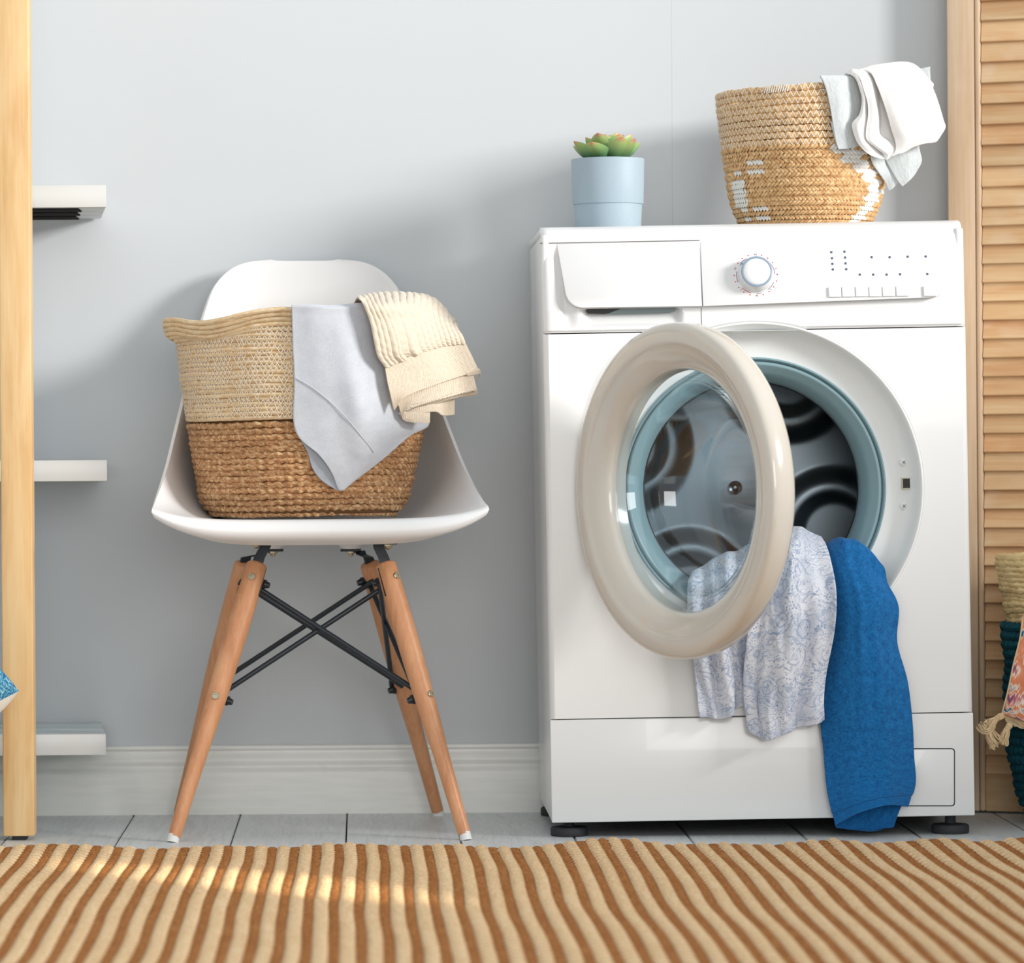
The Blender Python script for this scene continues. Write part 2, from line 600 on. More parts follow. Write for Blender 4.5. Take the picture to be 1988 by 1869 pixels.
# plant
pt = Mat('blue_grey_pot', (176, 192, 204), 0.55)
ptn = pt.noise(pt.coord('Object'), 900, 2)
pt.to(pt.ramp(ptn, [(0.26, (128, 142, 152)), (0.34, (160, 178, 190)), (0.70, (160, 178, 190)), (0.78, (190, 204, 212))]))
M_POT = pt.m
lf = Mat('succulent_leaf', (120, 160, 90), 0.42)
lu_ = lf.n('TexCoord', out=2)
sp_ = lf.t.nodes.new('ShaderNodeSeparateXYZ')
lf.t.links.new(lu_, sp_.inputs[0])
lc = lf.ramp(sp_.outputs[1], [(0.0, (70, 128, 112)), (0.45, (112, 160, 110)), (0.84, (150, 176, 104)), (0.95, (196, 150, 110)), (1.0, (206, 120, 104))])
lh = lf.t.nodes.new('ShaderNodeHueSaturation')
lf.t.links.new(lc, lh.inputs['Color'])
lf.t.links.new(lf.math('MULTIPLY_ADD', lf.rnd(), 0.06, 0.47), lh.inputs['Hue'])
lf.t.links.new(lf.math('MULTIPLY_ADD', lf.rnd(), 0.3, 0.85), lh.inputs['Value'])
lf.to(lh.outputs[0])
lf.set('Subsurface Weight', 0.15)
lf.set('Subsurface Radius', (0.004, 0.006, 0.002))
lf.set('Subsurface Scale', 0.5)
M_LEAF = lf.m
M_SOIL = plain('dark_soil', (50, 40, 32), 0.9)

# rug


def rugmat(name, c1, c2, c3, weft=None):
    m = Mat(name, c1, 0.9, spec=0.1)
    v = m.coord('Object', (1, 1, 1))
    n = m.noise(m.coord('Object', (1, .22, 1)), 240, 3, 0.7)
    n2 = m.noise(m.coord('Object', (6, 1.6, 1)), 6, 3)
    col = m.ramp(n, [(0.30, c2), (0.52, c1), (0.75, c3)])
    col = m.mix(m.math('MULTIPLY', m.ramp(n2, [(0.4, (0, 0, 0)), (0.7, (200, 200, 200))]), 0.6), col, lin(c2))
    if weft:                                   # brown yarn between the pale loops, with groove shade painted into it
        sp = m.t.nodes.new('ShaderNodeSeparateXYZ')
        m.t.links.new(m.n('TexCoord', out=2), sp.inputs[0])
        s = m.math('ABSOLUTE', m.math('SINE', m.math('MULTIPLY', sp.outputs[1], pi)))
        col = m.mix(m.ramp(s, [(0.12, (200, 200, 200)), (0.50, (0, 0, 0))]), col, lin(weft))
    m.to(col)
    m.bump(n, 0.6, 0.003)
    return m.m


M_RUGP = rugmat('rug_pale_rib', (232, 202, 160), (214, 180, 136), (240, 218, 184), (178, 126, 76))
M_RUGB = rugmat('rug_brown_rib', (168, 112, 64), (142, 88, 46), (190, 138, 86))

M_TEAL = fabric('dark_teal_raffia', (16, 84, 96), (6, 52, 64), 200, 60, bump=0.6, sheen=0.0)
M_PALE = strandmat('pale_yellow_straw', (214, 192, 140), (192, 166, 112), (228, 210, 164), 80, 30, dark=(170, 140, 90), vary=0.06)
M_TASSEL = fabric('undyed_cotton_tassel', (222, 198, 158), (196, 168, 126), 400, 120, dirs=(4, 0.6, 1))
M_CREAM = fabric('cream_cotton', (232, 226, 214), (222, 214, 200), 400, 30)
bt = Mat('blue_boucle', (60, 138, 176), 0.9)
bn = bt.noise(bt.coord('Object'), 330, 2, 0.6)
bt.to(bt.ramp(bn, [(0.36, (16, 84, 132)), (0.5, (62, 140, 178)), (0.64, (150, 200, 214))]))
bt.bump(bn, 0.7, 0.003)
M_BOUCLE = bt.m
M_NAVY = fabric('navy_wool', (40, 48, 66), (28, 34, 50), 300, 40)

# ikat cover
ik = Mat('ikat_print_cotton', (230, 200, 180), 0.85, spec=0.15)
iv = ik.coord('UV', (1, 1, 1))
jag = ik.noise(ik.coord('UV', (220, 12, 1)), 1.0, 2, 0.5)
sep = ik.t.nodes.new('ShaderNodeSeparateXYZ')
ik.t.links.new(iv, sep.inputs[0])
yy = ik.math('ADD', sep.outputs[1], ik.math('MULTIPLY', jag, 0.035))
blob = ik.noise(ik.n('CombineXYZ', {0: ik.math('MULTIPLY', sep.outputs[0], 14.0), 1: ik.math('MULTIPLY', yy, 24.0), 2: 4.0}), 1.6, 1, 0.4)
M_IK = ik.ramp(blob, [(0.30, (24, 74, 120)), (0.37, (24, 104, 150)), (0.42, (236, 222, 204)), (0.47, (214, 128, 92)), (0.55, (226, 150, 116)), (0.60, (238, 226, 210)), (0.66, (196, 110, 120)), (0.72, (30, 70, 118))])
ik.to(M_IK)
M_IKAT = ik.m

# ================================================================== the setting
wall = thing('wall_back', (0, 0, 0), None, None)
wall['kind'] = 'structure'
sx = P(1305, 300, 0).x
for a, b in ((sx - 2.4, sx - 1.2), (sx - 1.2, sx), (sx, sx + 1.2), (sx + 1.2, sx + 2.4)):
    box('wall_panel', (a, 0, -.03), (b, 0.03, 2.7), M_WALL, wall, 0.0004, 1)
flo = thing('floor', (0, 0, 0), None, None)
flo['kind'] = 'structure'
PW = (P(467, 1580, -0.018).x - P(260, 1580, -0.018).x)
x0 = P(674, 1580, -0.018).x
first = None
for k in range(-12, 14):
    xa = x0 + k * PW
    if first is None:
        first = box('floor_plank', (xa + 0.0009, -4.6, -0.02), (xa + PW - 0.0009, 0.0, 0.0), M_FLOOR, flo, 0.0012, 1)
        kx = xa
    else:
        again(first, 'floor_plank', (xa - kx, 0, 0))
box('floor_underlay', (-3.0, -4.6, -0.03), (3.0, .03, -0.012), M_LINER, flo)
# right-hand wall with the window the light comes through (beyond the frame)
wr = thing('wall_right', (2.5, 0, 0), None, None)
wr['kind'] = 'structure'
WS, WT_, WA, WB = 1.17, 2.45, -3.4, -1.15
for lo_, hi_ in (((2.5, -4.6, 0), (2.62, -.002, WS)), ((2.5, -4.6, WT_), (2.62, -.002, 2.7)), ((2.5, WB, WS), (2.62, -.002, WT_)), ((2.5, -4.6, WS), (2.62, WA, WT_))):
    box('wall_panel', lo_, hi_, M_WALL, wr)
wd_ = thing('window_1', (2.5, (WA + WB) / 2, WS), None, None)
wd_['kind'] = 'structure'
box('window_sill', (2.44, WA - .04, WS - .03), (2.61, WB + .04, WS), M_TRIM, wd_, .004, 2)
for lo_, hi_ in (((2.53, WA, WS), (2.59, WA + .04, WT_)), ((2.53, WB - .04, WS), (2.59, WB, WT_)), ((2.53, WA, WT_ - .04), (2.59, WB, WT_))):
    box('window_frame', lo_, hi_, M_TRIM, wd_, .003, 1)
# left-hand wall added beyond the frame to block fill from the left
wl_ = box('wall_left_blocker', (-1.62, -4.6, -.03), (-1.5, -.002, 2.7), M_WALL)
wl_['kind'] = 'structure'
# moulded baseboard: profile (depth, height) drawn along x
prof = [(0, 0), (-.018, 0), (-.018, .060), (-.0175, .064), (-.014, .067), (-.0125, .070), (-.0125, .0735), (-.014, .076), (-.0135, .082), (-.0105, .088), (-.009, .092), (-.009, .0945), (-.0115, .096), (-.0122, .0985), (-.011, .1015), (-.006, .103), (0, .103)]
xs = np.linspace(-1.5, 2.5, 2)
V = np.array([[x, a, b] for x in xs for a, b in prof])
n = len(prof)
F = [(i, i + 1, n + i + 1, n + i) for i in range(n - 1)] + [tuple(range(n)), tuple(n + i for i in reversed(range(n)))]
bb = mesh('baseboard_back', V, F, M_TRIM, sharp=50)
bb['kind'] = 'structure'

# ================================================================== louvred screen on the right
LA = radians(21.6)
lo = P(1846, 700, -0.055)
scr = thing('louvred_screen', (lo.x, lo.y, 0), 'tall louvred pine screen standing against the wall behind the washing machine', 'screen', rot=Matrix.Rotation(-LA, 4, 'Z'))
LWID = 0.46
TOPZ = 1.56
box('stile', (0, -.011, 0.003), (.0405, .011, TOPZ), M_PINE_V, scr, .0015, 2, local=True)
box('stile', (LWID - .0405, -.011, 0.003), (LWID, .011, TOPZ), M_PINE_V, scr, .0015, 2, local=True)
box('stile_bead', (.0413, -.0112, 0.003), (.0495, .009, TOPZ), M_PINE_V, scr, .003, 3, local=True)
box('stile_bead', (LWID - .0495, -.0112, 0.003), (LWID - .0413, .009, TOPZ), M_PINE_V, scr, .003, 3, local=True)
zr = P(1930, 1501, -0.083).z
box('bottom_rail', (.0498, -.0095, 0.003), (LWID - .0498, .0095, zr), M_PINE_H, scr, .0015, 2, local=True)
box('top_rail', (.0498, -.0095, 1.50), (LWID - .0498, .0095, TOPZ), M_PINE_H, scr, .0015, 2, local=True)
seps = [1.6 - 40.3 * k for k in range(7, 0, -1)] + [1.6, 40.6, 82, 121, 161.3, 201.5, 242, 281.5, 322.5, 362.8, 401.6, 438, 475, 512, 548.5, 585, 621, 657.5]
seps += [657.5 + 36.65 * k for k in range(1, 11)] + [1060.7, 1097, 1133, 1169.5, 1206, 1243, 1280, 1317, 1353, 1390, 1427, 1464, 1501]
slats = {}
for a, b in zip(seps, seps[1:]):
    za, zb = P(1925, a, -0.075).z, P(1925, b, -0.075).z      # top and bottom of the slat's visible face
    h = za - zb
    key = 0 if h > .0290 else 1
    if key not in slats:
        hh = .0306 if key == 0 else .0280
        t = .0055
        # louvre blade: bottom edge leans out towards the room
        sec = [(-.0096, 0.0), (-.0102, .0012), (-.0096, .0030), (-.0020, hh + .004), (.0006, hh + .0056), (.0030, hh + .004), (-.0046, .0008), (-.0070, -.0008)]
        xs2 = (.0505, LWID - .0505)
        V = [(x, yy, zz) for x in xs2 for yy, zz in sec]
        m = len(sec)
        F = [(i, (i + 1) % m, m + (i + 1) % m, m + i) for i in range(m)] + [tuple(reversed(range(m))), tuple(range(m, 2 * m))]
        o = mesh('slat', V, F, M_PINE_H, scr, local=True, sharp=40)
        o.location = (0, 0, zb)
        slats[key] = o
    else:
        again(slats[key], 'slat').location = (0, 0, zb)

# second leaf added out of view, folding back to darken the wall nearby
M2 = Matrix.Translation((LWID, 0, 0)) @ Matrix.Rotation(2 * LA, 4, 'Z') @ Matrix.Translation((.002, 0, 0))
for o in [c for c in bpy.data.objects if c.parent == scr]:
    again(o, matrix=M2 @ Matrix.Translation(o.location))

# ================================================================== wooden post and shelves on the left
pb = P(30, 1627, -0.404)
post = thing('wooden_rack_post', (pb.x, -0.40, 0), 'square pale birch post of a rack at the left edge', 'post')
pl, pr = P(1, 900, -.404).x, P(61.5, 900, -.404).x
box('post', (pl, -.404, .006), (pr, -.36, 1.75), M_BIRCH, post, .002, 3)
jl = P(0, 1106, -.404).z
box('foot_pad', (pl + .012, -.398, 0), (pl + .032, -.366, .007), M_FOOT, post, .001)


def shelf(label, ytop, ybot, xr, under):
    z1, z0 = P(150, ytop, -.30).z, P(150, ybot, -.30).z
    xr_ = P(xr, (ytop + ybot) / 2, -.30).x
    xl = xr_ - .52
    t = thing('wall_shelf', (xl + .26, 0, z0), label, 'shelf', 'white wall shelves behind the wooden post')
    k = .10                                        # the end face runs in towards the wall
    def slab(name, ya, yb, za, zb, mat, dx=0.0, bev=.0012):
        bm = bmesh.new()
        vs = []
        for y in (ya, yb):
            e = xr_ - dx - .30 * (y + .30) * .30
            for x, z in ((xl, za), (e, za), (e, zb), (xl, zb)):
                vs.append(bm.verts.new((x, y, z)))
        for f in ((0, 1, 2, 3), (7, 6, 5, 4), (0, 4, 5, 1), (1, 5, 6, 2), (2, 6, 7, 3), (3, 7, 4, 0)):
            bm.faces.new([vs[i] for i in f])
        bmesh.ops.bevel(bm, geom=list(bm.edges), offset=bev, segments=2, profile=.5, affect='EDGES')
        return frombm(name, bm, mat, t, sharp=40)
    slab('front_board', -.300, -.284, z0, z1, M_SHELF)
    w_ = .0875
    for i in range(3):
        ya = -.280 + i * .094
        slab('shelf_slat', ya, ya + .086, z0 + .001, z1 - .002, M_SHELF if under else M_SHELF_T)
        if under:
            e = xr_ - .040 - .30 * (ya + .30) * .30
            box('underside_strip', (xl, ya + .006, z0 - .0008), (e, ya + .080, z0 + .0015), M_UNDER, t)
    slab('support_rail', -.240, -.001, z0 + .006, z1 - .008, M_SHELF, dx=.06)
    return t


shelf('white shelf high on the wall, dark stripes along its underside', 359, 402.5, 206, True)
shelf('white shelf on the wall at seat height, midway between two others', 893, 934, 208, False)
shelf('white shelf just above the baseboard, its top painted grey as in shade', 1425, 1466, 206, False)

# a dark folded cloth on the upper shelf, barely seen beside the post
zt = P(150, 359, -.30).z
nv = thing('folded_blanket', (P(-60, 359, -.2).x, -.2, zt), 'navy folded blanket on the high shelf, mostly hidden behind the post', 'blanket')
for i in range(4):
    box('fold', (P(-150, 300, -.22).x, -.255, zt + .001 + i * .0145), (P(2.5 - i * .4, 300, -.25).x, -.12, zt + .0145 + i * .0145), M_NAVY, nv, .006, 3)

# cushion corner at the left edge
cu = thing('cushion', P(-150, 1345, -.50), 'blue boucle cushion with cream underside poking in beside the wooden post', 'cushion')


def pillow(name, c, ax, ay, hw, hh, th, mat, parent, side, n=40, seed=3):
    """one half of a stuffed cushion: corners drawn out, sides drawn in"""
    ax, ay = Vector(ax).normalized(), Vector(ay).normalized()
    nz = ax.cross(ay)
    u = np.sin(np.linspace(-pi / 2, pi / 2, n))
    U, Vv = np.meshgrid(u, u)
    pin = 1 - .03 * (1 - U ** 2) * (Vv ** 2)
    pin2 = 1 - .03 * (1 - Vv ** 2) * (U ** 2)
    H = th * np.clip((1 - np.abs(U) ** 7) * (1 - np.abs(Vv) ** 7), 0, 1) ** .5 * (1 + .08 * fnoise(U * 3, Vv * 3, seed))
    S = np.array(c)[None, None] + (U * pin2 * hw)[..., None] * np.array(ax) + (Vv * pin * hh)[..., None] * np.array(ay) + (side * H)[..., None] * np.array(nz)
    F = gridF(n, n)
    if side < 0:
        F = [f[::-1] for f in F]
    uv = np.stack([U * hw, Vv * hh], -1).reshape(-1, 2)
    return mesh(name, S.reshape(-1, 3), F, mat, parent, uv=uv)


ctip = np.array(P(36, 1341, -.50))
d = np.array([cos(radians(2)), 0, sin(radians(2))])
half = .232
nrm = Vector((0.0, -.55, .83))
axv = Vector((1, .0, 0)).normalized()
a1 = (axv + nrm.cross(axv)).normalized()
a2 = (axv - nrm.cross(axv)).normalized() * -1
cc = ctip - np.array(axv) * half * sqrt(2)
pillow('blue_face', cc, a1, a2, half, half, .085, M_BOUCLE, cu, 1)
pillow('cream_face', cc, a1, a2, half, half, .075, M_CREAM, cu, -1)

# ================================================================== rug
RY0, RY1 = -.60, -2.35
edge = [(-60, 1637), (0, 1638.5), (50, 1634), (110, 1631.5), (160, 1633), (210, 1636.5), (280, 1641), (340, 1640), (430, 1634.5), (500, 1637), (560, 1638), (640, 1632), (700, 1631), (770, 1635), (860, 1633), (940, 1637), (1000, 1639.5), (1065, 1634), (1110, 1627), (1170, 1620.5), (1220, 1622), (1290, 1633), (1350, 1632), (1400, 1630), (1450, 1632.5), (1500, 1633.5), (1560, 1627), (1620, 1623), (1690, 1631), (1750, 1627), (1815, 1620.5), (1860, 1623), (1900, 1628), (1940, 1625), (1988, 1618), (2060, 1624)]
ex = np.array([P(x, y, RY0).x for x, y in edge])
ez = np.array([P(x, y, RY0).z for x, y in edge])
rug = thing('rug', (0.2, -1.4, 0), 'striped brown and straw coloured woven rug lying along the foreground', 'rug')


def rugz(x, y):
    e = np.interp(x, ex, ez)
    d_ = RY0 - y
    k = np.exp(-(d_ / .20) ** 2)
    ripple = .0007 * np.sin(x * 13 + y * 5) + .0013 * np.sin(x * 5.3 - y * 7 + 1.0) + .0010 * np.sin(y * 11 + x * 2)
    z = (e - .0045) * k + (.0085 + ripple) * (1 - k)
    # rolls down to the floor at the far edge
    return z * np.clip(1 - ((np.clip(.012 - d_, 0, .012)) / .012) ** 2 * .9, 0, 1)


PER, WP = .0296, .0172
NY = 430
ys = np.concatenate([RY0 - np.linspace(0, .014, 8), RY0 - .014 - np.cumsum(np.linspace(.0026, .0056, NY))])
ys = ys[ys > RY1]
xi = np.arange(-.80, 1.22, PER)
for k, xa in enumerate(xi):
    wig = .0016 * np.sin(ys * 7 + k * .05) + .0005 * np.sin(ys * 17 + k * 1.3)
    for kind in (0, 1):
        wdt = WP if kind == 0 else PER - WP
        m = 6
        t = np.linspace(0, 1, m)
        xc = (xa if kind == 0 else xa + WP) + t * wdt
        jg = .0009 * np.sin(2 * pi * (ys / .027) + k * 2.1)
        X = xc[None, :] + wig[:, None] + jg[:, None] * np.cos(pi * t)[None, :] * (-1 if kind else 1)
        Y = np.repeat(ys[:, None], m, 1)
        arch = np.clip(np.sin(pi * t), 0, 1)[None, :] ** .35
        if kind == 0:
            loops = np.abs(np.sin(pi * (ys / .027 + .13 * k)))[:, None] ** .5
            H = (.0010 + .0028 * loops) * arch
            uv = np.stack([np.repeat(t[None, :], len(ys), 0), np.repeat((ys / .027 + .13 * k)[:, None], m, 1)], -1).reshape(-1, 2)
        else:
            loops = np.abs(np.sin(pi * (ys / .013 + .31 * k)))[:, None]
            H = (.0003 + .0014 * loops) * arch
        Z = rugz(X, Y) + H
        V = np.stack([X, Y, Z], -1).reshape(-1, 3)
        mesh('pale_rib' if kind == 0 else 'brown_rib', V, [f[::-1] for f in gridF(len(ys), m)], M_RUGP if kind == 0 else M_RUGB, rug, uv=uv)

# ================================================================== chair
CH = Vector((-.0590, -.45, 0))
YAW = radians(3.6)
chair = thing('shell_chair', (-.065, -.25, 0), 'white moulded plastic shell chair on splayed beech legs', 'chair')
# centre line (y, z) and rim (x, y, z) from under the front lip to the top of the back
rows = [((.030, .4100), (.200, .030, .440)), ((.004, .4180), (.2260, .012, .4470)), ((-.005, .4290), (.2325, .004, .4540)), ((.000, .4410), (.2335, .004, .4600)),
        ((.012, .4460), (.2330, .012, .4635)), ((.035, .4440), (.2310, .030, .4670)), ((.080, .4400), (.2260, .065, .4780)), ((.140, .4370), (.2180, .105, .4960)), ((.215, .4360), (.2080, .150, .5240)),
        ((.305, .4370), (.1980, .200, .5600)), ((.352, .4530), (.1860, .255, .6050)), ((.368, .5150), (.1720, .310, .6580)), ((.384, .5950), (.1590, .350, .7100)),
        ((.398, .6750), (.1480, .380, .7500)), ((.408, .7400), (.1340, .400, .7860)), ((.414, .7850), (.1120, .410, .8100)), ((.417, .8100), (.0850, .415, .8220)), ((.418, .8240), (.0500, .417, .8255))]
NU = 61
uu = np.linspace(-1, 1, NU)
net = []
rr = np.array([[c[0], c[1], e[0], e[1], e[2]] for c, e in rows])
Wr = crW(len(rows), 120)
RR = Wr @ rr
yc, zc, xe, ye, ze = [RR[:, i][:, None] for i in range(5)]
a_ = np.abs(uu)[None, :]
xx = xe * np.sign(uu)[None, :] * a_ ** .96
bl = a_ ** 5.0
S = np.stack([xx, yc + (ye - yc) * bl, zc + (ze - zc) * bl], -1)
cyw, syw = cos(YAW), sin(YAW)


def chw(A):
    A = np.asarray(A, float)
    return np.stack([CH.x + A[..., 0] * cyw - A[..., 1] * syw, CH.y + A[..., 0] * syw + A[..., 1] * cyw, A[..., 2]], -1)


shell = cloth('seat_shell', chw(S), M_SHELL, chair, .0048)
bv = shell.modifiers.new('round_rim', 'BEVEL')
bv.width = .0018
bv.segments = 2
bv.limit_method = 'ANGLE'
bv.angle_limit = radians(50)
# four bosses under the seat, bracket, leg, screws, glide
legs = {  # top px, bottom px, Y top, Y bottom, boss px (x, y of its lower face), boss Y, top of boss
    'fl': ((499, 1097), (335, 1636), -.335, -.440, (500, 1050), -.330),
    'fr': ((749, 1097), (905, 1631), -.335, -.440, (751, 1052), -.330),
    'bl': ((474, 1096), (346, 1585), -.190, -.062, (530, 1066), -.175),
    'br': ((719, 1096), (852, 1583), -.190, -.062, (681, 1066), -.175)}
LG = {}
for key, (tp, bp, yt, yb, bo, yo) in legs.items():
    T = P(tp[0], tp[1], yt)
    B = P(bp[0], bp[1], yb)
    B.z = 0.0
    ax = (B - T).normalized()
    LG[key] = (T, B)
    L = (B - T).length - .0085
    s = np.linspace(0, 1, 14)
    rad = .0148 + .0022 * np.sin(pi * np.clip(s * 1.4, 0, 1)) - .0058 * s ** 1.3
    pts = [T + ax * (L * t) for t in s]
    # rounded top
    cap = [(-.0045, .35), (-.004, .6), (-.0022, .86), (-.0006, .97)]
    pts = [T + ax * d for d, _ in cap] + pts
    rad = np.concatenate([[rad[0] * f for _, f in cap], rad])
    V, F = tube([tuple(p) for p in pts], rad, 26)
    leg = mesh('leg', V, F, M_BEECH, chair, sharp=50)
    # dark slot the bracket sits in
    side = Vector((0, 1, 0))
    # glide
    bm = bmesh.new()
    bm_cyl(bm, B + Vector((0, 0, .0110)) - Vector((ax.x, ax.y, 0)) * .008, B, .0080, .0085, 20)
    frombm('glide', bm, M_PAD, leg)
    # bracket: foot under the boss, bent strap down into the leg
    bpnt = P(bo[0], bo[1], yo)
    bm = bmesh.new()
    bm_box(bm, (bpnt.x - .0150, yo - .011, bpnt.z - .0032), (bpnt.x + .0150, yo + .011, bpnt.z + .0008), .0008, 1)
    inner = 1 if key[1] == 'l' else -1
    st = Vector((bpnt.x + inner * .0118, yo, bpnt.z - .002)) if key[0] == 'f' else Vector((bpnt.x - inner * .0135, yo, bpnt.z - .002))
    en = T + ax * .052
    mid = T + ax * (-.012)
    path = [st, st + (mid - st) * .12 + Vector((0, 0, -.004)), mid, en]
    dirw = Vector((1, 0, 0)) if key[0] == 'f' else Vector((.8, .6, 0))
    prev = None
    ring = []
    for q in path:
        w2, t2 = .0080, .0019
        dn = Vector((-dirw.y, dirw.x, 0))
        ring.append([bm.verts.new(q + dirw * sx_ * w2 + dn * sy_ * t2) for sx_, sy_ in ((-1, -1), (1, -1), (1, 1), (-1, 1))])
    for a, b in zip(ring, ring[1:]):
        for i in range(4):
            bm.faces.new((a[i], a[(i + 1) % 4], b[(i + 1) % 4], b[i]))
    bm.faces.new(ring[0])
    bm.faces.new(ring[-1][::-1])
    br = frombm('bracket', bm, M_BLACK, chair)
    # bolt under the bracket
    V, F = lathe([(0, -.0075), (.0025, -.0072), (.0042, -.0055), (.0048, -.003), (.0068, -.0026), (.0070, -.001), (.0070, 0)], 18, Matrix.Translation((bpnt.x + (-.002 if key[0] == 'f' else 0) * inner, yo - .002, bpnt.z - .0032)))
    mesh('bolt', V, F, M_ZINC, br, sharp=40)
    # boss of the shell above it
    zt_ = bpnt.z + .0008
    zs_ = .4345 if key[0] == 'f' else .4325
    V, F = tube([(bpnt.x, yo, zt_), (bpnt.x, yo, zt_ + .003), (bpnt.x, yo, zs_)], [.0150, .0158, .0300], 24)
    mesh('seat_boss', V, F, M_SHELL, shell, sharp=50)
    if key[0] == 'f':
        for f_, off in ((.052, 0), (.485, 0)):
            c0 = T + (B - T) * f_
            rr_ = float(np.interp(f_, np.linspace(0, 1, 14), .0148 + .0022 * np.sin(pi * np.clip(s * 1.4, 0, 1)) - .0058 * s ** 1.3))
            ang = radians(-8) if key == 'fl' else radians(42)
            nn = Vector((sin(ang), -cos(ang), 0))
            nn = (nn - ax * nn.dot(ax)).normalized()
            M_ = (Matrix.Translation(c0 + nn * (rr_ - .0004)) @ nn.to_track_quat('Z', 'Y').to_matrix().to_4x4())
            V, F = lathe([(.0052, 0), (.0052, .0018), (.0044, .0026), (.0026, .0026), (.0022, .0012), (0, .0012)], 20, M_)
            mesh('screw', V, F, M_ZINC, leg, sharp=40)
        # slot lines either side of the strap
        for sd in (1,):
            c0 = T + ax * .022
            q = Vector((inner * .0136, -.004, 0)) if key == 'fl' else Vector((inner * .0116, -.0085, 0))
            bm = bmesh.new()
            bm_cyl(bm, T + q * 1.0 + ax * .004, T + ax * .046 + q * 1.12, .0010, .0010, 6)
            frombm('strap_slot', bm, M_DARK, leg)


def legpt(key, py):
    """point on a leg's axis at photograph height py"""
    T, B = LG[key]
    f = 0.5
    for _ in range(20):
        q = T + (B - T) * f
        D = q.y - CAM_Y
        yy = PY + (CAM_Z - q.z) * FPX / D
        f += (py - yy) / 540
    return T + (B - T) * f


def rod(a, b, r=.0037):
    d_ = (b - a)
    dn = d_.normalized()
    pts = [a, a + dn * .010, a + dn * .016, b - dn * .016, b - dn * .010, b]
    V, F = tube([tuple(p) for p in pts], [r * 1.35, r * 1.3, r, r, r * 1.3, r * 1.35], 12)
    return mesh('brace_rod', V, F, M_BLACK, chair, sharp=60)


def nutat(p, q):
    dn = (q - p).normalized()
    bm = bmesh.new()
    bm_cyl(bm, p - dn * .004, p + dn * .005, .0075, .0072, 6)
    bm_cyl(bm, p + dn * .005, p + dn * .011, .0055, .0040, 12)
    return frombm('nut', bm, M_BLACK, chair)


ofs = Vector((0, .016, 0))
rod(legpt('fl', 1132) + ofs, legpt('fr', 1352) + ofs)
rod(legpt('fr', 1132) + ofs * 1.6, legpt('fl', 1352) + ofs * 1.6)
ofb = Vector((0, -.014, 0))
rod(legpt('br', 1126) + ofb, legpt('bl', 1330) + ofb)
rod(legpt('bl', 1126) + ofb * 1.5, legpt('br', 1330) + ofb * 1.5)
ofr = Vector((-.016, 0, 0))
rod(legpt('fr', 1128) + ofr, legpt('br', 1330) + ofr)
rod(legpt('br', 1128) + ofr * .6, legpt('fr', 1350) + ofr * .6)
rod(legpt('fl', 1128) - ofr * .2, legpt('bl', 1330) - ofr * .2)
rod(legpt('bl', 1128) - ofr * .2, legpt('fl', 1350) - ofr * .2)
for k_, y_, dx_ in (('br', 1128, -.015), ('fr', 1130, -.015), ('fr', 1358, -.014), ('br', 1337, -.013), ('fl', 1358, .013), ('fl', 1132, .015)):
    p_ = legpt(k_, y_) + Vector((dx_, -.004 if k_[0] == 'b' else .012, 0))
    nutat(p_, p_ + Vector((dx_, -.004, -.004)))

# ================================================================== laundry basket on the chair
BC = Vector((-.0863, -.268, .449))
bk = thing('laundry_basket', BC, 'two tone straw and brown rope basket standing on the white chair', 'basket')
BH = .2885


def b_r(z):
    t = np.clip((z - BC.z) / BH, 0, 1.1)
    return np.interp(t, [0, .022, .05, .10, .34, .50, .66, .85, 1.0, 1.1], [.121, .134, .1405, .1475, .1605, .1690, .1760, .1800, .1830, .1845])


def b_cx(z):
    return BC.x + np.interp((z - BC.z) / BH, [0, .3, .6, 1], [0, .004, .005, .002])


HA = radians(218)


def hdl(th):
    d_ = (th - HA + pi) % (2 * pi) - pi
    return np.exp(-(d_ / .48) ** 2), d_


def coil(name, z, r_tube, mat, parent, seed, nseg=200, flat=1.0, top=None, nr=8, twist=0.0):
    th = np.linspace(0, 2 * pi, nseg + 1)
    rg = np.random.default_rng(seed)
    wob = .0007 * sum(np.sin(k * th + rg.uniform(0, 6.28)) for k in (2, 3, 5, 8)) / 2
    R = b_r(z) + wob
    Z = z + .0010 * np.sin(3 * th + 1 + z * 9) + (.0002 if top is not None else .0005) * np.sin(9 * th + rg.uniform(0, 6))
    if top is not None:                              # rim coils: handle bulge and dip
        g, d_ = hdl(th)
        k = float(np.clip(1 - (top - 2.6) / 2.6, 0, 1)) ** .7
        g = np.exp(-((d_ + .10 + .05 * top) / (.62 - .055 * top)) ** 4)
        R = R + .019 * g * k
        Z = Z - .0125 * np.exp(-((d_ - .16) / .30) ** 2) * k + .0035 * np.exp(-((d_ - .75) / .25) ** 2) * k - .008 * np.exp(-((d_ + .9) / .7) ** 2) * k
    lump = 1 + .06 * np.sin(th * 37 + rg.uniform(0, 6)) * rg.uniform(.3, 1) + .05 * np.sin(th * 71 + rg.uniform(0, 6))
    a = np.linspace(0, 2 * pi, nr + 1)
    A, TH = np.meshgrid(a, th)
    rad = r_tube * lump[:, None]
    if twist:
        rad = rad * (1 + .20 * np.cos(A + TH * twist))
    rr2 = R[:, None] + rad * np.cos(A) * flat
    V = np.stack([b_cx(z) + rr2 * np.cos(TH), BC.y + rr2 * np.sin(TH), Z[:, None] + rad * np.sin(A)], -1)
    F = gridF(nseg + 1, nr + 1)
    uv = np.stack([TH * .17, A / (2 * pi)], -1).reshape(-1, 2)
    return mesh(name, V.reshape(-1, 3), [f[::-1] for f in F], mat, parent, uv=uv)


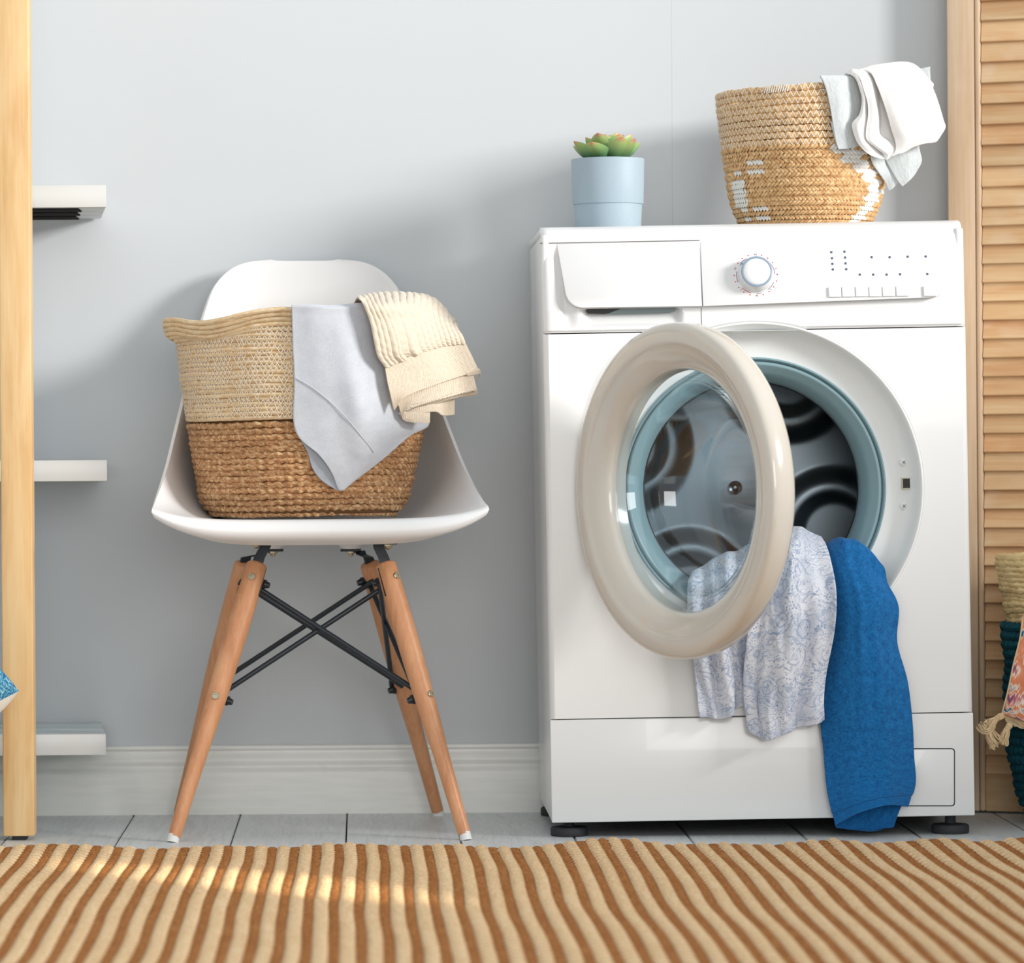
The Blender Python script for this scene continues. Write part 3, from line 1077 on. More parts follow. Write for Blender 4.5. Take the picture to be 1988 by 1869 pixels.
zsplit = BC.z + .1365
nlow = 16
for i in range(nlow):
    z = BC.z + .0045 + (zsplit - BC.z - .0045) * (i + .0) / nlow
    coil('rope_coil', z, .0046, M_ROPE, bk, 100 + i, 300, 1.0, twist=70)
nup = 24
pit = (BC.z + BH - zsplit) / nup
for i in range(nup):
    z = zsplit + (i + .3) * pit
    coil('straw_coil', z, .0035, M_STRAW, bk, 200 + i, 200, 1.0, top=(nup - 1 - i))
# zigzag thread over the straw coils
Vs, Fs = [], []
rg = np.random.default_rng(5)


def thread(p, q, r, nrm):
    d_ = q - p
    s_ = np.cross(d_, nrm)
    s_ = s_ / (np.linalg.norm(s_) + 1e-9) * r
    b = len(Vs)
    Vs.extend([p - s_, p + s_, (p + q) / 2 + nrm * r * 1.1 - s_, (p + q) / 2 + nrm * r * 1.1 + s_, q - s_, q + s_])
    Fs.extend([(b, b + 1, b + 3, b + 2), (b + 2, b + 3, b + 5, b + 4)])


for i in range(nup - 1):
    if i >= nup - 4:
        continue
    z0_, z1_ = zsplit + (i + .3) * pit, zsplit + (i + 1.3) * pit
    m = 150
    j0 = rg.uniform(0, 1)
    for j in range(m):
        if rg.uniform() < .16:
            continue
        ta = 2 * pi * (j + j0) / m
        for sgn in (-.5, .5):
            tb = ta + sgn * 2 * pi / m
            pts = []
            for tt, zz in ((ta, z0_), (tb, z1_)):
                r_ = float(b_r(zz)) + .0033
                pts.append(np.array([float(b_cx(zz)) + r_ * cos(tt), BC.y + r_ * sin(tt), zz]))
            thread(pts[0], pts[1], .00050, np.array([cos(ta), sin(ta), 0]))
mesh('stitching', np.array(Vs), Fs, M_STITCH, bk, kind='stuff')
# inside lining and base
V, F = lathe([(.001, .004), (.134, .004), (.140, .012), (.166, .16), (.170, .215)], 64, Matrix.Translation((BC.x + .002, BC.y, BC.z)))
mesh('basket_inside', V, F, M_LINER, bk)


def basketY(x, y, off):
    """depth of the basket's outside at a pixel, moved off metres towards the room"""
    Yv = BC.y - .15
    for _ in range(6):
        p = P(x, y, Yv)
        r_ = float(b_r(p.z)) + .005
        dx = p.x - float(b_cx(p.z))
        Yv = BC.y - sqrt(max(r_ * r_ - dx * dx, .004))
    return Yv - off


# ------------------------------------------------------------------ clothes in the basket
ln = thing('linen_trousers', P(650, 620, -.43), 'pale grey blue cloth hanging to a point over the basket on the chair', 'clothing')
F1 = pxnet([
    [(572, 640, -.07), (620, 640, -.07), (670, 640, -.07), (735, 640, -.07)],
    [(570, 597, -.022), (620, 597, -.022), (670, 594, -.022), (738, 590, -.022)],
    [(566, 591, .007), (615, 592, .008), (665, 593, .007), (730, 588, .012)],
    [(566.5, 612, .009), (618, 612, .010), (672, 612, .011), (735, 610, .014)],
    [(568, 670, .007), (625, 670, .010), (690, 670, .014), (750, 662, .010)],
    [(571, 745, .007), (635, 745, .011), (705, 745, .018), (772, 735, .011)],
    [(569, 812, .006), (645, 805, .011), (718, 800, .020), (806, 785, .012)],
    [(581, 850, .008), (648, 838, .013), (720, 832, .020), (832, 823, .010)],
    [(618, 882, .012), (660, 874, .014), (715, 868, .018), (795, 846, .012)],
    [(643, 916, .013), (672, 908, .014), (705, 902, .014), (745, 890, .010)],
    [(657, 951, .012), (661, 952, .012), (666, 951, .012), (676, 944, .011)]], basketY)
Sx = netsurf(F1, 130, 70)
ldisp = (lambda U, V_: .0085 * np.exp(-((U - .52 - .10 * V_) / .10) ** 2) * np.clip(V_ * 3 - .9, 0, 1) * np.clip(2.2 - 2.4 * V_, 0, 1) + .0030 * fnoise(U * 6, V_ * 4, 11))
cloth('front_panel', Sx, M_LINEN, ln, .0022, ldisp)
Sx = Sx + surf_normals(Sx)[0] * ldisp(*np.meshgrid(np.linspace(0, 1, 70), np.linspace(0, 1, 130)))[..., None]
F2 = pxnet([
    [(569, 815, .0035), (600, 815, .0035), (640, 815, .004)],
    [(580, 846, .004), (615, 856, .004), (655, 860, .005)],
    [(597, 878, .005), (625, 886, .005), (662, 890, .007)],
    [(606, 908, .005), (630, 914, .006), (660, 918, .008)],
    [(624, 932, .006), (640, 936, .007), (658, 938, .009)],
    [(655, 952, .010), (657, 952, .010), (660, 952, .0105)]], basketY)
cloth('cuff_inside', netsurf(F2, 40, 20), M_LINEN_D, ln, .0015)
seam = [P(x, y, basketY(x, y, .0195 if 640 < x < 700 else .0135)) for x, y in ((571, 731), (600, 748), (632, 772), (662, 800), (692, 833), (714, 861), (727, 880))]
# cuff stitched on below the slanting seam: a narrow raised welt
Wq = crW(len(seam), 40) @ np.array([tuple(p) for p in seam])
# keep the welt on the cloth: snap to the nearest sheet point
flat = Sx.reshape(-1, 3)
Wq = np.array([flat[np.argmin(((flat - q)[:, [0, 2]] ** 2).sum(1))] for q in Wq])
Wq = np.stack([np.convolve(np.pad(Wq[:, i], 3, 'edge'), np.ones(7) / 7, 'valid') for i in range(3)], 1)
Wq[:, 1] -= .0016
V, F = tube(Wq + np.array([0, .0003, 0]), .0007, 6)
mesh('seam', V, F, M_LINEN, ln)

kn = thing('knit_jumper', P(800, 640, -.36), 'cream cable knit jumper with ribbed hem over the chair basket rim', 'clothing')


def kY(x, y, off):
    # rounded heap standing proud of the rim, right part of the basket front
    y0 = -.400 + .16 * ((x - 745) / 175.0) ** 2 * .55 + .00035 * max(0, 640 - y)
    if off > -.03:
        y0 = min(y0, basketY(x, max(y, 606), .024))
    return y0 - off


body = pxnet([
    [(690, 640, -.13), (712, 640, -.15), (735, 640, -.16), (755, 640, -.16), (770, 640, -.15)],
    [(684, 600, -.07), (722, 590, -.09), (760, 586, -.10), (786, 587, -.11), (804, 590, -.11)],
    [(688, 588, -.035), (728, 578, -.055), (778, 576, -.065), (822, 580, -.065), (854, 596, -.045)],
    [(694, 579, -.010), (735, 571, -.030), (795, 571, -.036), (846, 584, -.040), (887, 634, -.030)],
    [(704, 590, .006), (742, 590, .004), (795, 590, -.004), (846, 605, -.016), (888, 638, -.020)],
    [(718, 625, .012), (758, 622, .016), (805, 620, .012), (850, 625, .004), (892, 645, .000)],
    [(727, 668, .014), (770, 660, .022), (815, 652, .022), (858, 648, .016), (898, 652, .008)],
    [(733, 692, .012), (775, 686, .022), (820, 672, .025), (862, 662, .020), (902, 661, .010)],
    [(748, 714, .010), (785, 697, .020), (826, 681, .024), (866, 670, .019), (904, 667, .010)]], kY)


def cable(U, V_):
    ph = U * 17
    g = np.abs(np.sin(pi * ph)) ** .45                 # dark furrow between cables
    tw = .35 * np.sin(2 * pi * (V_ * 14 + np.floor(ph) * .5))
    k = np.clip((V_ - .10) * 10, 0, 1)
    pl = np.exp(-((U - .30) / .06) ** 2) + np.exp(-((U - .40) / .04) ** 2)
    return (.0030 * g + .0012 * g * tw) * k + .0045 * np.sin(pi * ph / 1.5) * np.exp(-((U - .32) / .13) ** 2) * np.clip(V_ * 2.5 - 1.3, 0, 1)


cloth('knit_body', netsurf(body, 130, 260), M_KNIT, kn, .003, cable)


def ribs(nr, amp=.0009):
    return lambda U, V_: amp * np.abs(np.sin(pi * U * nr))


band = pxnet([
    [(747, 712, .009), (785, 696, .019), (826, 680, .023), (866, 669, .018), (904, 666, .009)],
    [(752, 742, .011), (792, 724, .021), (834, 708, .025), (875, 694, .020), (916, 690, .010)],
    [(759, 772, .012), (790, 754, .022), (838, 734, .026), (884, 720, .020), (926, 711, .010)],
    [(765, 796, .012), (785, 771, .021), (842, 748, .025), (892, 731, .019), (930, 719, .008)]], kY)
cloth('ribbed_hem', netsurf(band, 60, 330), M_KNIT, kn, .0022, ribs(62))
# the hem turns back on the right, and two more folds show below it
turn = pxnet([
    [(905, 724, .016), (922, 714, .012), (933, 720, .004), (932, 730, -.006), (920, 735, -.010)],
    [(908, 730, .010), (920, 728, .006), (931, 727, -.001), (930, 733, -.008), (920, 737, -.012)]], kY)
cloth('hem_turn', netsurf(turn, 8, 50), M_KNIT, kn, .002)
fold2 = pxnet([
    [(768, 770, .002), (795, 745, .010), (842, 722, .014), (885, 712, .010), (914, 712, .002)],
    [(776, 795, .004), (800, 772, .012), (845, 750, .016), (890, 732, .012), (918, 724, .004)],
    [(779, 806, .006), (793, 793, .013), (840, 778, .018), (890, 764, .012), (925, 752, .003)],
    [(782, 812, .006), (796, 789, .013), (842, 777, .017), (893, 760, .010), (927, 759, .000)]], kY)
cloth('hem_fold', netsurf(fold2, 46, 300), M_KNIT, kn, .0022, ribs(54))
fold2b = pxnet([
    [(800, 792, .006), (840, 776, .009), (880, 764, .006), (926, 757, .000)],
    [(805, 793, .000), (842, 781, .003), (890, 770, .000), (927, 764, -.006)],
    [(812, 794, -.004), (845, 784, -.002), (888, 772, -.004), (918, 768, -.010)]], kY)
cloth('hem_fold_inside', netsurf(fold2b, 12, 200), M_KNIT, kn, .002, ribs(40, .0006))
fold3 = pxnet([
    [(785, 780, -.004), (815, 775, .000), (840, 775, -.004), (865, 770, -.010), (884, 762, -.014)],
    [(785, 800, -.002), (815, 794, .004), (845, 790, .000), (862, 796, -.010), (883, 785, -.012)],
    [(786, 806, -.002), (812, 802, .004), (846, 799, .002), (860, 806, -.008), (883, 805, -.012)]], kY)
cloth('lower_fold', netsurf(fold3, 30, 160), M_KNIT, kn, .0022, ribs(30))
fold4 = pxnet([
    [(778, 800, .000), (800, 798, .004), (820, 797, .003), (835, 797, .000)],
    [(780, 812, .002), (800, 810, .005), (820, 808, .004), (835, 808, .000)],
    [(789, 818, .001), (803, 820, .004), (820, 820.5, .003), (834.5, 821, .000)]], kY)
cloth('lower_fold', netsurf(fold4, 24, 100), M_KNIT, kn, .0022, ribs(18))

# ================================================================== washing machine
MY = -.42
MX = (P(1072, 1590, MY).x + P(1893, 1590, MY).x) / 2
TILT = Matrix.Rotation(radians(-.62), 4, 'Y')
wmach = thing('washing_machine', (MX, MY, 0), 'white front loading washing machine with its round door open', 'washing machine', rot=TILT)
MI = MW[wmach.name].inverted()


def ML(px, py, y=0.0):
    return MI @ P(px, py, MY + y)


HW = .2945
ZT = ML(1462, 431).z
ZB = ML(1480, 1590).z
zsl = ML(1480, 1390).z
zsu = ML(1480, 640).z
cc_ = ML(1468, 950)
CX, CZ, RD = cc_.x, cc_.z, .2322
DEP = .392
L = dict(local=True)
# shell of the cabinet
box('side_panel', (-HW, .010, ZB), (-HW + .012, DEP, ZT - .012), M_ENAMEL, wmach, .004, 3, **L)
box('side_panel', (HW - .012, .010, ZB), (HW, DEP, ZT - .012), M_ENAMEL, wmach, .004, 3, **L)
box('back_panel', (-HW + .013, DEP - .006, ZB), (HW - .013, DEP, ZT - .014), M_ENAMEL, wmach, .001, 1, **L)
box('base_pan', (-HW + .013, .012, ZB), (HW - .013, DEP - .007, ZB + .006), M_DARK, wmach, .001, 1, **L)
box('top_panel', (-HW, .046, ZT - .011), (HW, DEP + .004, ZT), M_ENAMEL, wmach, .004, 3, **L)
# plinth
bm = bmesh.new()
bm_box(bm, (-HW, 0, ZB), (HW, .012, zsl - .0003), .0016, 2)
frombm('plinth_panel', bm, M_ENAMEL, wmach, sharp=60, **L)
# front panel with the round hole
x0_, x1_, z0_, z1_ = -HW, HW, zsl + .0003, zsu - .0005
angs = set(np.linspace(0, 2 * pi, 145)[:-1])
for xq in (x0_, x1_):
    for zq in (z0_, z1_):
        angs.add(atan2(zq - CZ, xq - CX) % (2 * pi))
angs = sorted(angs)
loops = [[], [], [], [], [], [], []]
for a in angs:
    c, s = cos(a), sin(a)
    ts = []
    if c > 1e-9: ts.append((x1_ - CX) / c)
    if c < -1e-9: ts.append((x0_ - CX) / c)
    if s > 1e-9: ts.append((z1_ - CZ) / s)
    if s < -1e-9: ts.append((z0_ - CZ) / s)
    t = min(q for q in ts if q > 0)
    ri = min(RD - .001, t - .0002)
    ox, oz = CX + c * t, CZ + s * t
    loops[0].append((CX + c * ri, .012, CZ + s * ri))
    loops[1].append((CX + c * ri, 0.0, CZ + s * ri))
    loops[2].append((CX + c * min(ri + .004, (ri + t) / 2), 0.0, CZ + s * min(ri + .004, (ri + t) / 2)))
    for k, (ins, y) in enumerate(((.0078, 0.0), (.0070, 0.0), (.0022, .0022), (0.0, .0090))):
        qx = min(max(ox, x0_ + ins), x1_ - ins)
        qz = min(max(oz, z0_ + (.0008 if ins else 0)), z1_ - (.0008 if ins else 0))
        if ri >= t - .0003 and k == 0:
            qz = min(qz, z1_ - .0001)
        loops[3 + k].append((qx, y, qz))
V = [p for l in loops for p in l]
F = [f[::-1] for f in gridF(7, len(angs), cu=True)]
fp = mesh('front_panel', V, F, M_ENAMEL, wmach, local=True, sharp=35)
fp.modifiers.new('flat', 'WEIGHTED_NORMAL').weight = 100

# fascia: height field over (x, z) with the soft hollow and the grip scoop pressed in
zA = ML(1300, 599).z          # under the lip
zC = ML(1300, 468).z
YT, YB = .0110, -.0130


def yplate(z):
    return YB + (YT - YB) * (z - zA) / (zC - zA)


def sst(a, b, x):
    t = np.clip((x - a) / (b - a), 0, 1)
    return t * t * (3 - 2 * t)


exx = [-HW, -HW + .0012, -HW + .0035, -HW + .009]
gx = np.array(exx + list(np.linspace(-HW + .013, HW - .013, 190)) + [-q for q in exx[::-1]])
edgey = np.interp(HW - np.abs(gx), [0, .0012, .0035, .009, .013], [.012, .0055, .0015, .0001, 0])
tz = np.concatenate([np.linspace(0, 1, 60), 1 + np.linspace(.02, 1, 24), 2 + np.array([.1, .25, .45, .7, 1.0])])
Vf = []
sxl, sxr = ML(1134, 615).x, ML(1322, 615).x
szt, szb = ML(1230, 598).z, ML(1230, 637).z
for t in tz:
    for x, ey in zip(gx, edgey):
        dz2 = (RD + .0003) ** 2 - (x - CX) ** 2
        zs = max(zsu + .0004, CZ + sqrt(dz2) if dz2 > 0 else -1)
        if t <= 1:
            z = zs + (zA - zs) * t
            y = .003 * (1 - sst(0, .12, t))
            m = sst(sxl - .006, sxl + .008, x) * (1 - sst(sxr - .006, sxr + .003, x)) * sst(szb - .001, szb + .007, z)
            y += m * .0150 * np.clip((z - szb) / (szt - szb), 0, 1) ** .8
        elif t <= 2:
            z = zA + (zC - zA) * (t - 1)
            y = .0115 * (t - 1)
        else:
            q = (t - 2)
            a = q * pi / 2
            z = zC + (ZT - zC) * sin(a)
            y = .0115 + .034 * (1 - cos(a))
        # soft hollow along the slanted left edge of the drawer front
        xe_ = ML(1078, 0).x + (.014 if z > zA else .014) * 0 + (ML(1100, 575).x - ML(1082, 471).x) * np.clip((zC - z) / (zC - zA), 0, 1.2)
        hol = np.exp(-((x - xe_ + .004) / .009) ** 2) * sst(zA - .035, zA + .004, z) * (1 - sst(zC - .03, zC, z)) * .006
        Vf.append((x, y + ey + hol, z))
F = [f for f in gridF(len(tz), len(gx))]
mesh('control_fascia', Vf, F, M_FASCIA, wmach, local=True, sharp=50)


def plate(name, pts, mat, parent=wmach, lift=0.0, back=.013, yfun=yplate, bev=.0014, cr=None, label=None):
    """slab with an outline of (px, py) points lying on the sloping fascia"""
    bm = bmesh.new()
    q = [ML(x, y) for x, y in pts]
    fr = [bm.verts.new((p.x, yfun(p.z) - lift, p.z)) for p in q]
    bk_ = [bm.verts.new((p.x, yfun(p.z) + back, p.z)) for p in q]
    f = bm.faces.new(fr)
    n = len(q)
    for i in range(n):
        bm.faces.new((fr[i], fr[(i + 1) % n], bk_[(i + 1) % n], bk_[i]))
    bm.faces.new(bk_[::-1])
    bmesh.ops.recalc_face_normals(bm, faces=bm.faces)
    if bev:
        es = [e for e in f.edges]
        bmesh.ops.bevel(bm, geom=es, offset=bev, segments=2, profile=.5, affect='EDGES')
    return frombm(name, bm, mat, parent, sharp=30, label=label, local=True)


def arc(p0, p1, p2, n=6):
    return [tuple((1 - t) ** 2 * np.array(p0) + 2 * t * (1 - t) * np.array(p1) + t * t * np.array(p2)) for t in np.linspace(0, 1, n)]


drw = plate('detergent_drawer', [(1081, 471), (1359, 466), (1361.5, 595)] + arc((1130, 598), (1106, 597), (1098, 573)), M_FASCIA)
ctl = plate('control_plate', [(1361, 466), (1848, 457)] + arc((1838, 553), (1834, 575), (1806, 578)) + [(1363.5, 595)], M_FASCIA)
plate('drawer_seam', [(1049, 470.6), (1359.5, 465.0), (1359.5, 466.3), (1049, 471.9)], M_GAP, back=.004, yfun=lambda z: .0104, bev=0)
plate('drawer_seam', [(1360.6, 597), (1361.8, 597), (1363.4, 640), (1362.2, 640)], M_GAP, back=.004, yfun=lambda z: -.0004, bev=0)
# slot above the grip
ys_ = lambda z: .0035
plate('drawer_slot', [(1138, 600), (1204, 598), (1176, 609), (1142, 608)], M_DARK, lift=0, back=.02, yfun=ys_, bev=0)
plate('drawer_slot', [(1208, 598), (1312, 596), (1312, 602), (1300, 606), (1181, 609)], M_SLOT, lift=0, back=.02, yfun=ys_, bev=0)
# dial
kc = ML(1467, 534)
nk = Vector((0, -1, (YT - YB) / (zC - zA))).normalized()
nk = Vector((0, -(zC - zA), (YT - YB))).normalized()
MK = Matrix.Translation((kc.x, yplate(kc.z), kc.z)) @ nk.to_track_quat('Z', 'Y').to_matrix().to_4x4()
V, F = lathe([(.0252, 0), (.0250, .003), (.0225, .0165), (.0220, .0175)], 48, MK)
dial = mesh('dial', V, F, M_FASCIA, wmach, local=True, sharp=50)
V, F = lathe([(.0220, .0175), (.0212, .0184), (.0194, .0184), (.0190, .0176)], 48, MK)
mesh('dial_ring', V, F, M_RING, dial, local=True, sharp=50)
V, F = lathe([(.0190, .0176), (.0180, .0186), (.010, .0190), (0, .0191)], 48, MK)
mesh('dial_cap', V, F, M_FASCIA, dial, local=True)
ap = radians(146)
bm = bmesh.new()
bm_box(bm, (.0205, -.0013, .003), (.0252, .0013, .0183), .0004, 1, MK @ Matrix.Rotation(ap, 4, 'Z'))
frombm('dial_pointer', bm, M_RING, dial, local=True)


def onface(r, ang, h=.0003):
    return MK @ Vector((r * cos(ang), r * sin(ang), h))


bm = bmesh.new()


def quadm(c, ax, ay, w_, h_, mi):
    vs = [bm.verts.new(c + ax * sx_ * w_ + ay * sy_ * h_) for sx_, sy_ in ((-1, -1), (1, -1), (1, 1), (-1, 1))]
    bm.faces.new(vs).material_index = mi


ex_ = (MK.to_3x3() @ Vector((1, 0, 0)))
ey_ = (MK.to_3x3() @ Vector((0, 1, 0)))
offc = Vector((0, 0, .0))
RM = .0300
for k in range(20):
    a = radians(90 - 18 * k)
    quadm(onface(RM, a), ex_, ey_, .0008, .0008, 1 if k == 0 else 0)
for a in (78, 150, 217, 264, 305, 354):
    a = radians(a + 8)
    quadm(onface(RM - .0004, a), ex_ * cos(a) + ey_ * sin(a), ex_ * -sin(a) + ey_ * cos(a), .0014, .0003, 1)


def arcm(a0, a1, r, mi, w_=.00042):
    n = 14
    prev = None
    for i in range(n + 1):
        a = radians(a0 + (a1 - a0) * i / n)
        cur = (bm.verts.new(onface(r - w_, a)), bm.verts.new(onface(r + w_, a)))
        if prev:
            bm.faces.new((prev[0], prev[1], cur[1], cur[0])).material_index = mi
        prev = cur


for a0, a1, mi in ((115, 140, 1), (168, 202, 1), (222, 252, 0), (270, 286, 1), (306, 336, 1), (2, 48, 1)):
    arcm(a0, a1, .0268, mi)
frombm('dial_printing', bm, [M_PRED, M_PVIO], wmach, smooth=False, local=True)
# indicator lights
spots = [(1615, 489), (1616, 501), (1616.5, 512), (1617, 523), (1640.5, 488), (1641.5, 499.5), (1642, 511), (1643, 522.5), (1693, 499), (1728, 499), (1763, 498), (1798, 497.5), (1669, 533), (1695, 533), (1721, 533), (1747, 532.5), (1800, 532)]
p0 = ML(*spots[0])
rotk = nk.to_track_quat('Z', 'Y').to_matrix().to_4x4()
V, F = lathe([(.0018, -.001), (.0018, .0003), (.0012, .0006), (0, .0006)], 12, Matrix.Translation((p0.x, yplate(p0.z), p0.z)) @ rotk)
led = mesh('indicator_light', V, F, M_LED, wmach, local=True)
for s in spots[1:]:
    q = ML(*s)
    again(led, 'indicator_light', (q.x - p0.x, yplate(q.z) - yplate(p0.z), q.z - p0.z))
# push buttons
bx = [(1619, 568), (1645, 567.5), (1671.5, 567), (1697.5, 567), (1723.5, 566.5), (1750, 566), (1803, 566)]
p0 = ML(*bx[0])
bm = bmesh.new()
bm_box(bm, (-.0088, -.0075, -.002), (.0088, .0075, .0030), .0010, 2, Matrix.Translation((p0.x, yplate(p0.z), p0.z)) @ rotk)
btn = frombm('push_button', bm, M_FASCIA, wmach, local=True)
for s in bx[1:]:
    q = ML(*s)
    again(btn, 'push_button', (q.x - p0.x, yplate(q.z) - yplate(p0.z), q.z - p0.z))
# filter flap with its dark gap
y0_ = lambda z: 0.0


def rrect(x0, y0, x1, y1, r):
    return arc((x0, y0 + r), (x0, y0), (x0 + r, y0), 4) + arc((x1 - r, y0), (x1, y0), (x1, y0 + r), 4) + arc((x1, y1 - r), (x1, y1), (x1 - r, y1), 4) + arc((x0 + r, y1), (x0, y1), (x0, y1 - r), 4)


plate('flap_gap', rrect(1652, 1452, 1854, 1565, 7), M_DARK, lift=.0003, back=.004, yfun=y0_, bev=0)
plate('filter_flap', rrect(1653.5, 1454, 1852, 1563, 6), M_ENAMEL, lift=.0011, back=.004, yfun=y0_, bev=.0006)
# round recess, gasket and drum
AX = Matrix.Translation((CX, 0, CZ)) @ Matrix.Rotation(radians(-90), 4, 'X')      # local Z -> +y (into the machine)
V, F = lathe([(.2335, .0020), (.2332, -.0010), (.2318, -.0018), (.2300, -.0008), (.2265, .006), (.2215, .0155), (.2155, .0230), (.2080, .0275), (.1980, .0300), (.1850, .0310)], 128, AX)
mesh('door_recess', V, F, M_DISH, wmach, local=True)
V, F = lathe([(.1850, .0310), (.1842, .0275), (.1826, .0262), (.1812, .0275), (.1806, .0310), (.1796, .0330), (.1784, .0300), (.1762, .0288), (.1735, .0300), (.1700, .0350), (.1660, .0370), (.1600, .0460), (.1550, .0580), (.1530, .0640), (.1522, .0760), (.1540, .0850)], 128, AX)
mesh('gasket', V, F, M_GASKET, wmach, local=True, sharp=60)
V, F = lathe([(.1545, .0720), (.1515, .0735), (.1500, .0770), (.1515, .0820), (.1600, .0880), (.2250, .1000), (.2320, .1080), (.2340, .1180), (.2340, .3200), (.2280, .3300)], 128, AX)
drum = mesh('drum', V, F, M_STEEL, wmach, local=True, sharp=60)
# pressed pattern of the drum's back
nr_, nt_ = 70, 220
rs = np.linspace(.004, .2285, nr_)
ts = np.linspace(0, 2 * pi, nt_, endpoint=False)
RR_, TT_ = np.meshgrid(rs, ts, indexing='ij')
Xd, Zd = RR_ * np.cos(TT_), RR_ * np.sin(TT_)
H = np.zeros_like(Xd)
for a, rl, sz in ((64, .182, .090), (-25, .158, .086), (-114, .170, .088), (158, .170, .088)):
    a = radians(a)
    d_ = np.hypot(Xd - rl * cos(a), Zd - rl * sin(a)) / sz
    H += .015 * sst(1.16, .78, d_) - .009 * sst(.72, .46, d_)
V = np.stack([CX + Xd, .330 - H - .006 * np.exp(-(RR_ / .05) ** 2), CZ + Zd], -1).reshape(-1, 3)
F = gridF(nr_, nt_, cu=True) + [tuple(range(nt_))]
mesh('drum_back', V, [f[::-1] for f in F], M_STEEL, drum, local=True)
V, F = lathe([(.010, .320), (.010, .312), (.006, .308), (0, .307)], 20, AX)
mesh('drum_bolt', V, F, M_CHROME, drum, local=True, sharp=40)
for k in range(3):                                                    # lifters along the drum wall
    a = radians(30 + 120 * k)
    pts = []
    V = []
    for yv in np.linspace(.13, .31, 8):
        for q, hgt in ((-.040, .000), (-.026, .016), (-.012, .032), (0, .036), (.012, .032), (.026, .016), (.040, 0)):
            r_ = .2345 - hgt
            aa = a + q / .234
            V.append((CX + r_ * cos(aa), yv, CZ + r_ * sin(aa)))
    mesh('drum_lifter', V, gridF(8, 7) + [tuple(range(7)), tuple(range(49, 56))], M_STEEL, drum, local=True)


def dishy(r):
    return float(np.interp(r, [.185, .198, .208, .2155, .2215, .2265, .23], [.031, .030, .0275, .023, .0155, .006, -.0008]))


for sx_, sy_ in ((1754, 897), (1755, 982), (1228, 826), (1229, 1068)):
    q = ML(sx_, sy_, .026)
    r_ = hypot(q.x - CX, q.z - CZ)
    y_ = dishy(r_)
    V, F = lathe([(.0062, .002), (.0058, -.0008), (.0040, -.0020), (0, -.0024)], 18, Matrix.Translation((q.x, y_, q.z)) @ Matrix.Rotation(radians(-90), 4, 'X'))
    sc_ = mesh('screw', V, F, M_DISH, wmach, local=True)
    bm = bmesh.new()
    for ang in (45, 135):
        bm_box(bm, (-.0028, -.0003, -.0005), (.0028, .0003, .0005), 0, 1, Matrix.Translation((q.x, y_ - .0024, q.z)) @ Matrix.Rotation(radians(90), 4, 'X') @ Matrix.Rotation(radians(ang), 4, 'Z'))
    frombm('screw_cross', bm, M_DARK, sc_, local=True)
q = ML(1763, 938, .022)
yq = dishy(hypot(q.x - CX, q.z - CZ))
hx, hz = .0075, .0065
bm = bmesh.new()
for lo_, hi_ in (((-hx - .0012, 0, hz), (hx + .0012, 0, hz + .0012)), ((-hx - .0012, 0, -hz - .0012), (hx + .0012, 0, -hz)), ((-hx - .0012, 0, -hz), (-hx, 0, hz)), ((hx, 0, -hz), (hx + .0012, 0, hz))):
    bm_box(bm, (q.x + lo_[0], yq - .0040, q.z + lo_[2]), (q.x + hi_[0], yq + .006, q.z + hi_[2]), .0003, 1)
lk = frombm('lock_plate', bm, plain('aged_ivory_plastic', (206, 196, 168), .5), wmach, local=True)
box('lock_hole', (q.x - hx, yq - .0026, q.z - hz), (q.x + hx, yq + .004, q.z + hz), M_DARK, lk, **L)
# feet
for fx, fy in ((1105, .036), (1845, .036), (1105, .350), (1845, .350)):
    q = ML(fx, 1612, fy if fy < .1 else .036)
    # the rubber discs stand level on the floor
    wp = MW[wmach.name] @ Vector((q.x, fy, 0))
    V, F = lathe([(0, 0), (.0250, 0), (.0262, .002), (.0262, .0105), (.0245, .0125), (.012, .0130), (.0075, .014), (.0075, .030)], 28, Matrix.Translation((wp.x, wp.y, 0.0)))
    mesh('foot', V, F, M_FOOT, wmach, sharp=45)

# ---- the door, swung open about its left edge
PHI = radians(58.0)
RO = .2255
dc = ML(1306, 953, -.200)
yd = -RO * sin(PHI) - .012
dz_ = ML(1306, 953, yd)
MD = Matrix.Translation((dz_.x, yd, dz_.z)) @ Matrix(((cos(PHI), 0, -sin(PHI)), (-sin(PHI), 0, -cos(PHI)), (0, 1, 0))).to_4x4()
dprof = [(.1630, -.0400), (.1800, -.0425), (.2050, -.0420), (.2170, -.0370), (.2235, -.0290), (.2262, -.0200), (.2264, -.0110), (.2256, -.0030), (.2232, .0020), (.2190, .0045), (.2130, .0053), (.2040, .0050), (.1975, .0042), (.1962, .0030), (.1950, .0022), (.1890, .0008), (.1790, -.0032), (.1695, -.0100), (.1650, -.0140), (.1632, -.0190), (.1630, -.0400)]
V, F = lathe(dprof, 144, MD)
door = mesh('door', V, F, M_DOOR, wmach, local=True, sharp=60, fix=True, label='ring door in warm reflected tone with clear glass bowl')
gp = [(.1645, -.0255), (.1560, -.0262), (.1490, -.0300), (.1430, -.0540), (.1310, -.0880), (.1140, -.1090), (.0960, -.1175), (.0700, -.1195), (0, -.1200), (0, -.1150), (.0690, -.1146), (.0945, -.1125), (.1110, -.1050), (.1270, -.0850), (.1385, -.0530), (.1445, -.0285), (.1530, -.0232), (.1645, -.0225), (.1645, -.0255)]
V, F = lathe(gp, 128, MD)
mesh('glass_bowl', V, F, M_GLASS, door, local=True, fix=True, label='clear glass bowl')
for hz_ in (-.055, .055):
    a_ = MD @ Vector((-.206, hz_, -.038))
    b_ = Vector((ML(1163, 950, .02).x, .016, a_.z))
    bm = bmesh.new()
    bm_cyl(bm, a_, b_, .006, .006, 10)
    frombm('hinge_arm', bm, M_CHROME, door, local=True)

